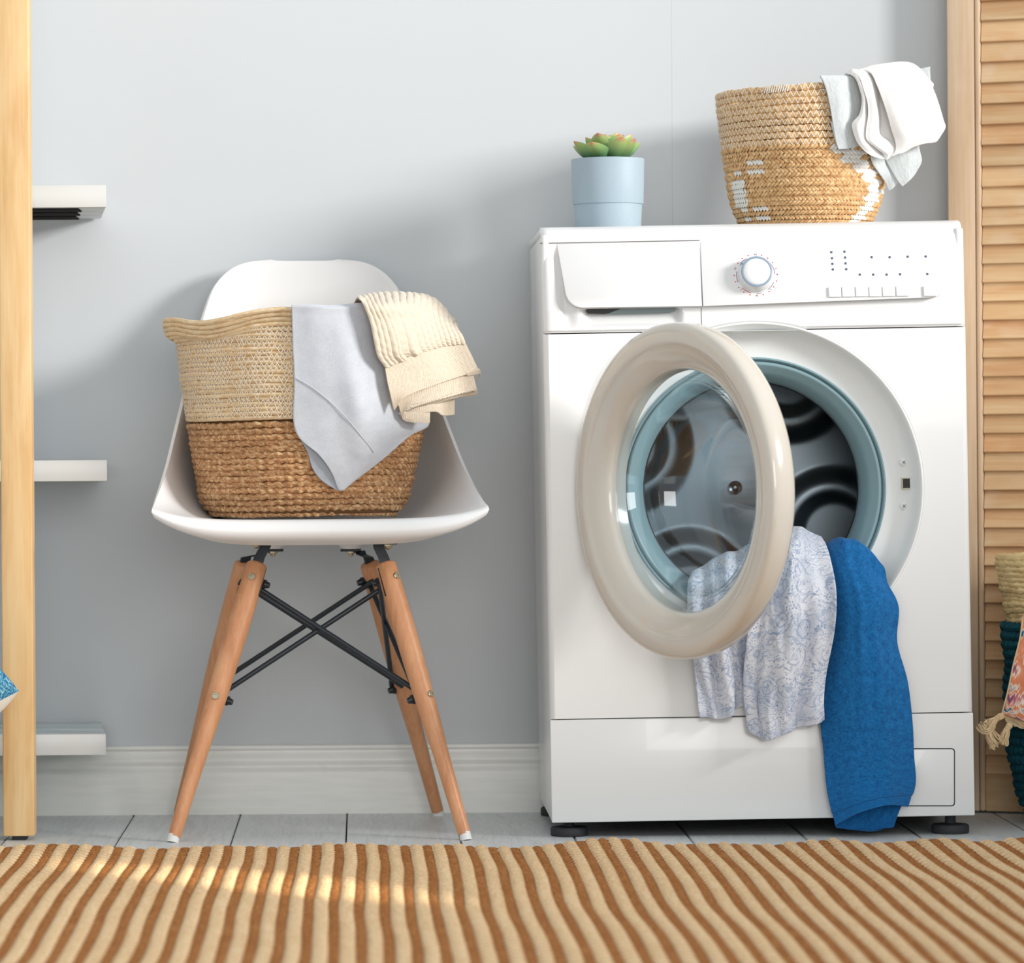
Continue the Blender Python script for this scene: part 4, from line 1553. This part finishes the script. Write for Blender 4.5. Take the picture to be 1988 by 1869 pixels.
# ================================================================== laundry spilling from the drum
sh = thing('paisley_shirt', P(1490, 1240, -.45), 'white and blue paisley cotton garment hanging out of the washing machine drum', 'clothing')
sb = np.array([[tuple(P(x, y, yv)) for x, y, yv in r] for r in [
    [(1400, 1150, -.25), (1430, 1120, -.25), (1465, 1110, -.25), (1500, 1100, -.25), (1535, 1095, -.25), (1575, 1100, -.25)],
    [(1352, 1120, -.355), (1392, 1092, -.350), (1438, 1075, -.350), (1488, 1052, -.350), (1540, 1030, -.350), (1590, 1044, -.355)],
    [(1340, 1118, -.385), (1386, 1085, -.385), (1434, 1068, -.385), (1486, 1045, -.390), (1541, 1026, -.390), (1598, 1052, -.385)],
    [(1334, 1150, -.410), (1382, 1125, -.415), (1432, 1104, -.420), (1486, 1085, -.425), (1545, 1072, -.425), (1607, 1090, -.415)],
    [(1334, 1205, -.428), (1384, 1190, -.434), (1436, 1172, -.436), (1486, 1160, -.446), (1550, 1150, -.450), (1616, 1150, -.440)],
    [(1344, 1262, -.432), (1392, 1258, -.440), (1442, 1250, -.433), (1478, 1240, -.449), (1548, 1236, -.456), (1615, 1225, -.447)],
    [(1351, 1320, -.433), (1398, 1325, -.442), (1447, 1310, -.429), (1468, 1315, -.448), (1538, 1320, -.457), (1604, 1305, -.446)],
    [(1357, 1365, -.433), (1402, 1368, -.443), (1448, 1350, -.428), (1464, 1370, -.447), (1530, 1385, -.456), (1597, 1360, -.446)],
    [(1362, 1390, -.434), (1402, 1394, -.443), (1452, 1371, -.428), (1474, 1434, -.447), (1530, 1421, -.455), (1598, 1396, -.445)]]])


sb[3:, :, 1] -= .009


def wrinkle(U, V_):
    k = np.clip(V_ * 3 - .5, 0, 1)
    f = .0042 * np.sin(2 * pi * (U * 4.1 + .25 * V_)) * k + .0030 * np.sin(2 * pi * (U * 7.3 - .8 * V_) + 1.0) * k
    f += .0060 * np.exp(-((U - .80 + .42 * (V_ - .35)) / .030) ** 2) * np.clip(1 - np.abs(V_ - .48) * 3.0, 0, 1)
    f += .0055 * np.exp(-((U - .62 - .40 * (V_ - .45)) / .028) ** 2) * np.clip(1 - np.abs(V_ - .55) * 3.2, 0, 1)
    f += .0045 * np.exp(-((U - .70) / .022) ** 2) * np.clip(V_ * 2.4 - 1.1, 0, 1)
    f -= .0040 * np.exp(-((U - .88) / .02) ** 2) * np.clip(V_ * 2.4 - 1.4, 0, 1)
    f += .0040 * fnoise(U * 9, V_ * 9, 21) * k + .0022 * fnoise(U * 22, V_ * 16, 22) * k
    return f * 1.5


SS = netsurf(sb, 190, 170)
cloth('shirt_cloth', SS, M_PAISLEY, sh, .0016, wrinkle)
hl = SS[-1].copy()
bq = P(1606, 1164, -.4485)
V, F = lathe([(0, .0016), (.0030, .0014), (.0040, .0004), (.0040, 0)], 14, Matrix.Translation(bq) @ Matrix.Rotation(radians(90), 4, 'X'))
mesh('shirt_button', V, F, M_WHITE, sh)

bl_ = thing('blue_trousers', P(1690, 1350, -.45), 'plain blue knitted garment hanging from the drum down to the floor', 'clothing')
bb_ = np.array([[tuple(P(x, y, yv)) for x, y, yv in r] for r in [
    [(1550, 1110, -.30), (1562, 1104, -.30), (1574, 1104, -.30), (1584, 1108, -.30)],
    [(1570, 1082, -.352), (1582, 1074, -.350), (1592, 1076, -.352), (1598, 1084, -.356)],
    [(1604, 1066, -.396), (1634, 1046, -.408), (1670, 1052, -.413), (1704, 1090, -.418)],
    [(1611, 1105, -.424), (1645, 1100, -.436), (1685, 1105, -.436), (1724, 1132, -.429)],
    [(1616, 1165, -.436), (1660, 1165, -.452), (1705, 1168, -.450), (1745, 1178, -.431)],
    [(1612, 1240, -.436), (1658, 1240, -.456), (1702, 1240, -.453), (1742, 1246, -.430)],
    [(1603, 1310, -.434), (1655, 1312, -.456), (1710, 1315, -.455), (1762, 1322, -.432)],
    [(1592, 1390, -.434), (1652, 1396, -.455), (1715, 1400, -.455), (1772, 1405, -.432)],
    [(1598, 1455, -.434), (1655, 1462, -.454), (1718, 1465, -.455), (1775, 1465, -.432)],
    [(1604, 1525, -.436), (1660, 1520, -.456), (1722, 1515, -.457), (1779, 1510, -.433)],
    [(1613, 1572, -.438), (1665, 1553, -.460), (1722, 1541, -.460), (1776, 1535, -.434)],
    [(1616, 1582, -.438), (1668, 1562, -.4605), (1724, 1548, -.4605), (1770, 1548, -.435)],
    [(1622, 1601, -.440), (1670, 1577, -.462), (1724, 1563, -.462), (1764, 1566, -.437)]]])


def bwr(U, V_):
    f = .0035 * np.exp(-((U - .35 - .35 * (V_ - .2)) / .06) ** 2) * np.clip(1 - np.abs(V_ - .4) * 2.2, 0, 1)
    f += .0030 * np.exp(-((U - .62 - .2 * (V_ - .4)) / .07) ** 2) * np.clip(1 - np.abs(V_ - .5) * 2, 0, 1)
    f += .0030 * fnoise(U * 5, V_ * 6, 31) + .0012 * fnoise(U * 14, V_ * 22, 32)
    f -= .0012 * np.exp(-((V_ - .905) / .006) ** 2)
    return f


cloth('trouser_leg', netsurf(bb_, 170, 80), M_BLUE, bl_, .0028, bwr)
bi_ = np.array([[tuple(P(x, y, yv)) for x, y, yv in r] for r in [
    [(1612, 1555, -.4335), (1660, 1540, -.434), (1715, 1530, -.434), (1768, 1530, -.4325)],
    [(1618, 1585, -.434), (1665, 1575, -.435), (1715, 1562, -.435), (1752, 1560, -.433)],
    [(1622, 1602, -.436), (1662, 1606, -.436), (1705, 1606, -.436), (1742, 1585, -.4335)],
    [(1628, 1604, -.4385), (1662, 1608, -.4375), (1700, 1609, -.4375), (1735, 1606, -.434)]]])
cloth('cuff_inside', netsurf(bi_, 30, 50), M_BLUE_IN, bl_, .002)

# ================================================================== potted succulent
px_, yq_ = 1180.5, -.235
pc = P(px_, 430, yq_)
ml = MI @ pc
base = MW[wmach.name] @ Vector((ml.x, ml.y, ZT))
pot = thing('potted_succulent', base, 'green rosette succulent in a blue grey pot on the washing machine', 'plant')
zr_ = P(px_, 309, yq_).z - base.z
zs_ = P(px_, 397, yq_).z - base.z
k_ = (yq_ - CAM_Y) / FPX
V, F = lathe([(0, 0), (62.5 * k_, 0), (63.5 * k_, .002), (66 * k_, zs_ - .002), (66 * k_, zs_), (68.3 * k_, zs_), (68.8 * k_, zs_ + .0012), (71 * k_, zr_ - .001), (70.4 * k_, zr_), (67.5 * k_, zr_), (66 * k_, zr_ - .004), (64 * k_, zr_ - .02)], 72, Matrix.Translation(base))
mesh('pot', V, F, M_POT, pot, sharp=40)
V, F = lathe([(65 * k_, zr_ - .010), (30 * k_, zr_ - .007), (0, zr_ - .004)], 32, Matrix.Translation(base))
mesh('soil', V, F, M_SOIL, pot)


def leafmesh(L, W, T, curl):
    nv, nu = 16, 9
    V, uv = [], []
    for side in (1, -1):
        for j in range(nv):
            v = j / (nv - 1)
            wv = W * (sin(pi * min(1, (v * .94 + .06)) ** .85) ** .72 if v < .97 else .03) * (.55 + .45 * min(1, v * 2.2))
            if v > .92:
                wv *= max(0.02, 1 - ((v - .92) / .08) ** 1.3 * .9)
            for i in range(nu):
                u = -1 + 2 * i / (nu - 1)
                x = L * v
                y = wv * u
                cup = .35 * wv * u * u
                z = curl * L * v * v + cup + side * T * (1 - u * u) ** .5 * (sin(pi * min(v + .05, 1)) ** .5 if v < .99 else 0) * (.25 if side > 0 else 1)
                V.append((x, y, z))
                uv.append((u * .5 + .5, v))
    F = gridF(nv, nu) + [tuple(nv * nu + i for i in f[::-1]) for f in gridF(nv, nu)]
    return V, F, uv


bc = base + Vector((0, 0, zr_ - .006))
rings_ = [(9, .044, .0185, .50, .017, 0.1, .16), (8, .040, .0175, .78, .012, .5, .16), (6, .034, .0150, 1.0, .008, .2, .16), (4, .026, .0105, 1.2, .005, .6, .14)]
leaf0 = {}
rg = np.random.default_rng(12)
for ri, (n, Lf, Wf, el, r0_, ph, cu_) in enumerate(rings_):
    V, F, uv = leafmesh(Lf, Wf, .0038, cu_)
    proto = None
    for k in range(n):
        az = 2 * pi * (k + ph) / n + rg.uniform(-.12, .12)
        e_ = el + rg.uniform(-.10, .10)
        m = Matrix.Translation(bc + Vector((r0_ * cos(az), r0_ * sin(az), .002 + ri * .0035))) @ Matrix.Rotation(az, 4, 'Z') @ Matrix.Rotation(-e_, 4, 'Y') @ Matrix.Scale(rg.uniform(.92, 1.08), 4)
        ml_ = MW[pot.name].inverted() @ m
        if proto is None:
            proto = mesh('leaf', V, F, M_LEAF, pot, uv=uv, local=True)
            proto.matrix_local = ml_
        else:
            again(proto, 'leaf', matrix=ml_)

# ================================================================== woven basket on the machine
bY = -.215
bq = P(1563, 428, bY)
ml = MI @ bq
TB = MW[wmach.name] @ Vector((ml.x, ml.y, ZT))
wb_ = thing('woven_basket', TB, 'round golden woven basket with white patches standing on the washing machine', 'basket')
kb = (bY - CAM_Y) / FPX
zq = lambda y: P(1563, y, bY - .1).z - TB.z        # heights read on the front of the basket
zlow, zmid, ztop = .0015, zq(283), zq(163)


def w_r(z):
    t = z / zmid
    return np.interp(t, [0, .03, .12, .30, .50, .75, .95, 1.02], np.array([112, 122, 131, 143, 150, 155, 160, 164]) * kb)


def w_cx(z):
    return TB.x + .0015 * z / zmid


# dark shape behind the strands
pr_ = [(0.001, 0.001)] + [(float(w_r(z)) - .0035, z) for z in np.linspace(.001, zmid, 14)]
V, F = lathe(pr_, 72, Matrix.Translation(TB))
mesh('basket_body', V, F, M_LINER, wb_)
rowsN = 17
ph_ = (zmid - .002) / rowsN
nst = 116
Vs, Fs, Ms = [], [], []
rg = np.random.default_rng(9)
for r in range(rowsN):
    zc_ = .003 + (r + .5) * ph_
    sg = 1 if r % 2 == 0 else -1
    for k in range(nst):
        th = 2 * pi * (k + (.0 if r % 2 == 0 else .45) + rg.uniform(-.08, .08)) / nst
        R0 = float(w_r(zc_))
        tw = 2 * pi / nst * R0
        ln_, wd = .0074 * rg.uniform(.92, 1.08), tw * .43
        # white motif
        sx_ = cos(th) * (1 if sin(th) < 0 else -1)
        zrel = zc_ / zmid
        pat = False
        c_ = np.interp(zrel, [0, .15, .45, .62, .8, 1.0], [.62, .74, .86, .74, .52, .34])
        wdt = np.interp(zrel, [0, .2, .45, .7, 1.0], [.12, .10, .13, .16, .24])
        if abs(sx_ - c_) < wdt * (1.0 if r % 2 else .62):
            pat = True
        if abs(sx_ + .90) < (.07 if .25 < zrel < .6 else .035) and .05 < zrel < .80 and (r % 2 or .25 < zrel < .6):
            pat = True
        if -.80 < sx_ < -.62 and r in (1, 2, 3, 11, 13) and r % 2:
            pat = True
        ca_, sa_ = cos(th), sin(th)
        tdir = np.array([-sa_, ca_, 0])
        zdir = np.array([0, 0, 1.0])
        ndir = np.array([ca_, sa_, 0])
        al = radians(38) * sg
        # seen from outside: x to the right is +tdir
        du_ = tdir * cos(al) + zdir * sin(al)
        dv_ = -tdir * sin(al) + zdir * cos(al)
        cen = np.array([w_cx(zc_), TB.y, TB.z + zc_]) + ndir * (R0 - .0012 + rg.uniform(0, .0005))
        b = len(Vs)
        for i, s in enumerate((-1, -.7, 0, .7, 1)):
            ww = wd * (1 if abs(s) < .9 else .55)
            hh = (.0030 if abs(s) < .9 else .0006) * (1 - .2 * abs(s))
            for j, t in enumerate((-1, 0, 1)):
                zz_ = hh * (1 if j == 1 else .25) + s * .0010
                Vs.append(cen + du_ * s * ln_ * .72 + dv_ * t * ww * .86 + ndir * zz_)
        for i in range(4):
            for j in range(2):
                Fs.append((b + i * 3 + j, b + (i + 1) * 3 + j, b + (i + 1) * 3 + j + 1, b + i * 3 + j + 1))
                Ms.append(1 if pat else 0)
mesh('herringbone_weave', np.array(Vs), Fs, [M_TAN, M_WSTRAND], wb_, fm=Ms, kind='stuff')


def u_r(z):
    t = (z - zmid) / (ztop - zmid)
    return np.interp(t, [-.1, 0, .3, .6, .9, 1.05], np.array([160, 161, 165, 169, 172.5, 172]) * kb)


nb = 9
pb_ = (ztop - zmid) / nb
tiltk = .075
for i in range(nb):
    z = zmid + (i + .5) * pb_
    nseg, nr = 300, 8
    th = np.linspace(0, 2 * pi, nseg + 1)
    a = np.linspace(0, 2 * pi, nr + 1)
    A, TH = np.meshgrid(a, th)
    rg2 = np.random.default_rng(300 + i)
    ph2 = rg2.uniform(0, 6)
    fr_ = 62
    # braid: plump leaves leaning alternately up and down
    bump_ = np.abs(np.sin(TH * fr_ / 2 + ph2 + .9 * np.sin(A))) ** .6
    rad = pb_ * .52 * (.72 + .36 * bump_) * (1 + .10 * np.sin(TH * 17 + ph2))
    kz = (i + .5) / nb
    R_ = float(u_r(z)) - pb_ * .35
    rr2 = R_ + rad * np.cos(A) * .85
    Z = TB.z + z + rad * np.sin(A) + tiltk * R_ * np.cos(TH) * kz * .62 + .0012 * np.sin(TH * 3 + ph2) * kz
    V = np.stack([w_cx(zmid) - .0008 + rr2 * np.cos(TH), TB.y + rr2 * np.sin(TH), Z], -1)
    uv = np.stack([TH * .13, A / (2 * pi)], -1).reshape(-1, 2)
    mesh('braided_coil', V.reshape(-1, 3), [f[::-1] for f in gridF(nseg + 1, nr + 1)], M_BRAID, wb_, uv=uv)
V, F = lathe([(.001, .02), (.105, .03), (u_r(zmid) - .008, zmid), (u_r(ztop) - .014, ztop - .040)], 48, Matrix.Translation(TB))
mesh('basket_inside', V, F, M_BRAID, wb_)
Vs, Fs = [], []
for i in range(nb):
    z0_, z1_ = zmid + (i + .08) * pb_, zmid + (i + .95) * pb_
    m = 96
    j0 = rg.uniform(0, 1)
    kz = (i + .5) / nb
    for j in range(m):
        ta = 2 * pi * (j + j0) / m
        for sgn in (-.5, .5):
            tb = ta + sgn * 2 * pi / m
            pts = []
            for tt, zz in ((ta, z0_), (tb, z1_)):
                r_ = float(u_r(zz)) + .0014
                pts.append(np.array([w_cx(zmid) - .0008 + r_ * cos(tt), TB.y + r_ * sin(tt), TB.z + zz + tiltk * r_ * cos(tt) * kz * .62]))
            thread(pts[0], pts[1], .00042, np.array([cos(ta), sin(ta), 0]))
mesh('stitching', np.array(Vs), Fs, M_STITCH_W, wb_, kind='stuff')
# patch of whipped white thread on the rim
bm = bmesh.new()
for k in range(11):
    tt = radians(-122 + k * 1.5)
    r_ = float(u_r(ztop)) + .0022
    zz = TB.z + ztop - .006 + tiltk * r_ * cos(tt) * .6
    a_, b_ = [Vector((w_cx(zmid) + r_ * cos(tt + q), TB.y + r_ * sin(tt + q), zz + s_)) for q, s_ in ((-.010, -.0045), (.010, .0045))]
    bm_cyl(bm, a_, b_, .0008, .0008, 6)
frombm('rim_whipping', bm, M_STITCH_W, wb_)


def wY(x, y, off):
    """outside of the woven basket at a pixel, moved off metres towards the room"""
    Yv = TB.y - .1
    for _ in range(6):
        p = P(x, y, Yv)
        z = p.z - TB.z
        r_ = float(u_r(z)) + .003 if z > zmid else float(w_r(z)) + .003
        dx = p.x - TB.x
        Yv = TB.y - sqrt(max(r_ * r_ - dx * dx, .0030))
    return Yv - off


gm = thing('grey_jersey', P(1660, 220, -.30), 'pale grey marl jersey under the white cloth on the golden basket', 'clothing')
fl1 = pxnet([
    [(1606, 190, -.07), (1630, 190, -.07), (1660, 190, -.07), (1690, 190, -.07)],
    [(1596, 156, -.020), (1622, 152, -.018), (1650, 152, -.018), (1690, 150, -.018)],
    [(1592, 147, .003), (1622, 147, .005), (1650, 147, .005), (1690, 146, .004)],
    [(1601, 165, .006), (1628, 163, .009), (1655, 163, .008), (1692, 160, .004)],
    [(1610, 200, .006), (1635, 200, .011), (1662, 200, .009), (1696, 200, .004)],
    [(1617, 240, .007), (1640, 240, .012), (1668, 240, .009), (1700, 236, .004)],
    [(1622, 270, .008), (1645, 268, .013), (1668, 266, .010), (1702, 262, .004)],
    [(1628, 290, .010), (1648, 288, .013), (1668, 284, .010), (1704, 280, .004)]], wY)
cloth('jersey_sleeve', netsurf(fl1, 60, 44), M_MARL, gm, .0028, lambda U, V_: .0012 * fnoise(U * 5, V_ * 5, 41))
fl1b = pxnet([
    [(1612, 235, .003), (1622, 240, .005), (1640, 245, .006)],
    [(1622, 275, .004), (1632, 274, .006), (1655, 272, .007)],
    [(1628, 289, .006), (1640, 283, .007), (1668, 282, .0075)]], wY)
cloth('jersey_sleeve_back', netsurf(fl1b, 16, 16), M_MARL, gm, .002)
fl2 = pxnet([
    [(1690, 262, .012), (1725, 262, .011), (1760, 262, .002)],
    [(1692, 290, .012), (1722, 290, .011), (1752, 288, .004)],
    [(1695, 315, .010), (1718, 314, .010), (1742, 308, .004)],
    [(1706, 335, .009), (1726, 330, .009), (1748, 322, .004)],
    [(1718, 353, .006), (1735, 346, .008), (1752, 340, .004)],
    [(1726, 370, .006), (1734, 365, .007), (1744, 354, .005)]], wY)
cloth('jersey_tail', netsurf(fl2, 40, 26), M_MARL, gm, .0024)
fl3 = pxnet([
    [(1712, 262, .011), (1750, 258, .011), (1780, 250, .000)],
    [(1716, 295, .009), (1752, 286, .010), (1783, 276, .000)],
    [(1719, 310, .011), (1754, 302, .012), (1786, 292, .002)],
    [(1731, 332, .011), (1761, 322, .012), (1790, 312, .004)],
    [(1742, 350, .011), (1765, 338, .012), (1782, 330, .005)],
    [(1752, 362, .011), (1764, 352, .012), (1775, 342, .006)]], wY)
cloth('jersey_tail', netsurf(fl3, 40, 30), M_MARL, gm, .0024, lambda U, V_: .001 * fnoise(U * 5, V_ * 5, 43))
fl4 = np.array([[tuple(P(x, y, yv)) for x, y, yv in r] for r in [
    [(1740, 150, -.150), (1775, 136, -.150), (1806, 129, -.145)],
    [(1745, 165, -.155), (1778, 150, -.155), (1806, 140, -.150)],
    [(1755, 185, -.158), (1785, 172, -.158), (1807, 158, -.152)],
    [(1765, 215, -.158), (1795, 200, -.158), (1808, 185, -.152)]]])
cloth('jersey_collar', netsurf(fl4, 24, 20), M_MARL, gm, .0024)

tw_ = thing('white_cloth', P(1740, 220, -.33), 'white cotton cloth draped over the right rim of the golden basket', 'clothing')


def tY(x, y, off):
    return wY(min(x, 1700), max(y, 172), 0) * .35 + (-.318 + .055 * ((x - 1690) / 110.0) ** 2) * .65 - off - .024


mainw = pxnet([
    [(1680, 180, -.10), (1690, 178, -.11), (1700, 176, -.12), (1708, 176, -.13)],
    [(1672, 140, -.050), (1696, 136, -.060), (1718, 136, -.070), (1734, 144, -.070)],
    [(1668, 134, -.010), (1706, 125, -.020), (1768, 121, -.030), (1806, 158, -.035)],
    [(1690, 140, .014), (1722, 134, .012), (1772, 134, .000), (1812, 172, -.012)],
    [(1702, 165, .020), (1734, 160, .022), (1778, 162, .012), (1819, 190, -.004)],
    [(1712, 192, .022), (1744, 190, .028), (1786, 192, .018), (1826, 212, .000)],
    [(1722, 222, .022), (1754, 222, .031), (1796, 222, .020), (1832, 234, .002)],
    [(1730, 250, .020), (1764, 252, .032), (1800, 250, .021), (1835, 247, .004)],
    [(1737, 272, .017), (1770, 272, .029), (1800, 270, .020), (1826, 262, .005)],
    [(1738, 290, .014), (1768, 284, .024), (1796, 277, .018), (1818, 272, .006)],
    [(1730, 304, .012), (1758, 294, .020), (1788, 284, .015), (1812, 274, .006)]], tY)
cloth('cloth_front', netsurf(mainw, 90, 70), M_WHITE, tw_, .003, lambda U, V_: .0030 * np.sin(U * 6.0 + V_) * np.clip(V_ * 2 - .3, 0, 1) + .0012 * fnoise(U * 5, V_ * 5, 51))
innr = pxnet([
    [(1690, 150, .000), (1715, 150, .002), (1735, 150, .002)],
    [(1697, 185, .004), (1722, 190, .006), (1748, 190, .006)],
    [(1696, 225, .004), (1728, 228, .006), (1756, 225, .006)],
    [(1694, 255, .005), (1730, 258, .007), (1760, 252, .006)],
    [(1700, 276, .006), (1732, 276, .008), (1758, 270, .006)]], tY)
cloth('cloth_inner_fold', netsurf(innr, 40, 30), M_WHITE, tw_, .0024)
strip = pxnet([
    [(1660, 175, -.09), (1680, 175, -.09), (1710, 175, -.10)],
    [(1655, 145, -.045), (1676, 140, -.045), (1696, 138, -.05)],
    [(1654, 139, .000), (1674, 134, -.002), (1697, 137, -.006)],
    [(1668, 150, .010), (1686, 147, .012), (1702, 156, .006)],
    [(1677, 175, .013), (1694, 172, .016), (1708, 182, .004)],
    [(1684, 200, .014), (1700, 200, .018), (1712, 210, .000)],
    [(1685, 225, .014), (1703, 226, .018), (1715, 236, -.004)],
    [(1681, 252, .014), (1698, 256, .018), (1718, 262, -.002)],
    [(1683, 272, .014), (1702, 276, .018), (1738, 270, .006)],
    [(1700, 287, .013), (1718, 292, .018), (1742, 282, .010)],
    [(1716, 300, .012), (1726, 301, .016), (1738, 297, .011)],
    [(1717, 309, .011), (1722, 310, .013), (1728, 306, .011)]], tY)
cloth('cloth_band', netsurf(strip, 90, 40), M_WHITE, tw_, .0026)
outer = pxnet([
    [(1645, 156, -.08), (1660, 154, -.08), (1672, 154, -.08)],
    [(1640, 146, -.040), (1652, 139, -.040), (1668, 138, -.04)],
    [(1643, 142, -.002), (1656, 135, .000), (1672, 138, .000)],
    [(1660, 152, .006), (1668, 156, .010), (1680, 168, .008)],
    [(1670, 178, .008), (1677, 182, .012), (1687, 195, .006)],
    [(1673, 196, .008), (1678, 205, .011), (1687, 218, .006)],
    [(1668, 222, .008), (1676, 226, .012), (1686, 236, .008)],
    [(1654, 240, .008), (1668, 246, .014), (1686, 254, .008)],
    [(1658, 262, .009), (1670, 264, .014), (1686, 272, .008)],
    [(1668, 282, .010), (1682, 284, .013), (1700, 288, .008)],
    [(1688, 300, .010), (1700, 300, .012), (1712, 302, .009)],
    [(1714, 310, .010), (1718, 309, .011), (1722, 308, .010)]], tY)
cloth('cloth_edge', netsurf(outer, 80, 30), M_WHITE, tw_, .0024)

# ================================================================== basket, cover and tassels at the right edge
RY = -.262
RC = P(2096, 1500, RY)
rb = thing('two_tone_basket', (RC.x, RY, 0), 'straw topped dark teal basket at the right edge before the louvred screen', 'basket')


def teal_r(z):
    return np.interp(z, [0, .02, .05, .09, .15, .22, .28, .33], [.06, .075, .088, .096, .1005, .1015, .104, .106])


# pale folded top: stitched flat straw coils
zt0, zt1 = P(1945, 1222, RY).z, P(1945, 1083, RY).z
npc = 15
for i in range(npc):
    t = i / (npc - 1)
    z = zt0 + (zt1 - zt0) * t
    R_ = np.interp(t, [0, .15, .5, .8, .93, 1.0], [.0965, .1010, .1065, .1125, .1145, .1130]) + .002 * sin(i * 1.7) * (t < .7)
    th = np.linspace(0, 2 * pi, 161)
    a = np.linspace(0, 2 * pi, 9)
    A, TH = np.meshgrid(a, th)
    rad = .0052 * (1 + .12 * np.sin(TH * 46 + i * 2.4)) * (1 + .12 * np.sin(TH * 17 + i))
    rr2 = R_ + .004 * np.sin(TH * 3 + 1.2) * (1 - t) + rad * np.cos(A) * .7
    Z = z + rad * np.sin(A) + .0022 * np.sin(TH * 5 + i * .5) * (1 - t)
    V = np.stack([RC.x + rr2 * np.cos(TH), RC.y + rr2 * np.sin(TH), Z], -1)
    mesh('straw_coil', V.reshape(-1, 3), [f[::-1] for f in gridF(161, 9)], M_PALE, rb, uv=np.stack([TH * .11, A / 6.283], -1).reshape(-1, 2))
V, F = lathe([(.001, .02), (.07, .02), (.09, .12), (.098, zt1 - .01)], 48, Matrix.Translation((RC.x, RC.y, 0)))
mesh('basket_inside', V, F, M_PALE, rb)
# teal crocheted lower part: rows of knobbly stitches
zz = np.arange(.004, zt0 + .012, .0125)
for i, z in enumerate(zz):
    th = np.linspace(0, 2 * pi, 181)
    a = np.linspace(0, 2 * pi, 8)
    A, TH = np.meshgrid(a, th)
    rad = .0074 * (.72 + .42 * np.abs(np.sin(TH * 26 + (i % 2) * 1.57)))
    R_ = float(teal_r(z)) + .002 * np.sin(TH * 4 + i)
    rr2 = R_ + rad * np.cos(A) * .8
    V = np.stack([RC.x + rr2 * np.cos(TH), RC.y + rr2 * np.sin(TH), z + .0035 + rad * np.sin(A)], -1)
    mesh('teal_coil', V.reshape(-1, 3), [f[::-1] for f in gridF(181, 8)], M_TEAL, rb, uv=np.stack([TH * .1, A * .005], -1).reshape(-1, 2))
cvr = thing('ikat_pouch', P(1995, 1330, RY - .125), 'ikat patterned cotton pouch with tassels hanging on the teal basket', 'pouch')
pY = lambda x, y, o: RY - .131 + .0009 * max(0, 1980 - x) * .35 - o
cv = pxnet([
    [(1987, 1190, -.004), (2030, 1185, .004), (2080, 1182, .008), (2140, 1180, .004)],
    [(1980, 1240, .000), (2028, 1238, .010), (2085, 1235, .014), (2150, 1232, .006)],
    [(1968, 1290, .001), (2022, 1290, .014), (2085, 1290, .018), (2160, 1286, .006)],
    [(1958, 1340, .001), (2016, 1345, .014), (2085, 1346, .018), (2165, 1340, .006)],
    [(1949, 1375, .000), (2010, 1388, .010), (2080, 1394, .012), (2168, 1388, .004)],
    [(1946, 1386, -.001), (2000, 1402, .003), (2075, 1412, .004), (2170, 1406, .002)]], pY)
cloth('pouch_front', netsurf(cv, 70, 70), M_IKAT, cvr, .003, lambda U, V_: .0015 * fnoise(U * 6, V_ * 6, 61))
cvb = pxnet([
    [(1990, 1192, -.009), (2030, 1187, -.012), (2140, 1182, -.010)],
    [(1972, 1290, -.007), (2022, 1290, -.012), (2160, 1288, -.010)],
    [(1950, 1388, -.006), (2005, 1405, -.008), (2168, 1408, -.008)],
    [(1968, 1399, -.006), (2010, 1418, -.008), (2168, 1420, -.008)]], pY)
cloth('pouch_back', netsurf(cvb, 40, 40), M_TASSEL, cvr, .003)
ed = [P(x, y, pY(x, y, .002)) for x, y in ((1986, 1195), (1980, 1240), (1967.5, 1290), (1957, 1340), (1948, 1375), (1945.5, 1386))]
V, F = tube(crW(6, 30) @ np.array([tuple(p) for p in ed]), .0012, 6)
mesh('edge_cord', V, F, M_TASSEL, cvr)


def tassel(path, r0, r1):
    """a bound bundle of cotton strands"""
    n = 24
    pts = crW(len(path), n) @ np.array([tuple(P(x, y, RY - .140)) for x, y in path])
    T, N, B = frames(pts)
    s = np.linspace(0, 1, n)
    R_ = np.interp(s, [0, .14, .26, .34, .65, 1], [r0 * .55, r0 * .85, r0 * .55, r0 * .9, r1, r1 * 1.15])
    Vs, Fs = [], []
    off = 0
    for k in range(64):
        a, q = rng.uniform(0, 2 * pi), sqrt(rng.uniform(.25, 1))
        tw = rng.uniform(-1.2, 1.2)
        e = rng.uniform(.90, 1.0)
        m = int(n * e)
        aa = a + tw * s[:m]
        rad = R_[:m] * q * (1 + .10 * np.sin(s[:m] * 14 + k))
        c = pts[:m] + (np.cos(aa) * rad)[:, None] * N[:m] + (np.sin(aa) * rad)[:, None] * B[:m] + np.outer(s[:m] ** 2, rng.normal(size=3) * .0012)
        V, F = tube(c, .00085, 5, off=off)
        Vs.append(V)
        Fs += F
        off += len(V)
    V = np.concatenate(Vs)
    o = mesh('tassel', V, Fs, M_TASSEL, cvr, uv=np.stack([V[:, 0] * 1.0, V[:, 2]], -1))
    ring = pts[6] + (np.cos(s * 2 * pi * .96)[:, None] * N[6] + np.sin(s * 2 * pi * .96)[:, None] * B[6]) * (R_[6] * 1.05 + .0006)
    V, F = tube(ring, .0011, 6, closed=True)
    mesh('binding', V, F, M_TASSEL, o)


tassel([(1949, 1388), (1936, 1394), (1924, 1404), (1914, 1414), (1905, 1400)], .0050, .0090)
tassel([(1928, 1404), (1922, 1418), (1930, 1436), (1938, 1448)], .0070, .0100)
tassel([(1962, 1404), (1955, 1416), (1949, 1434), (1946, 1446)], .0050, .0070)
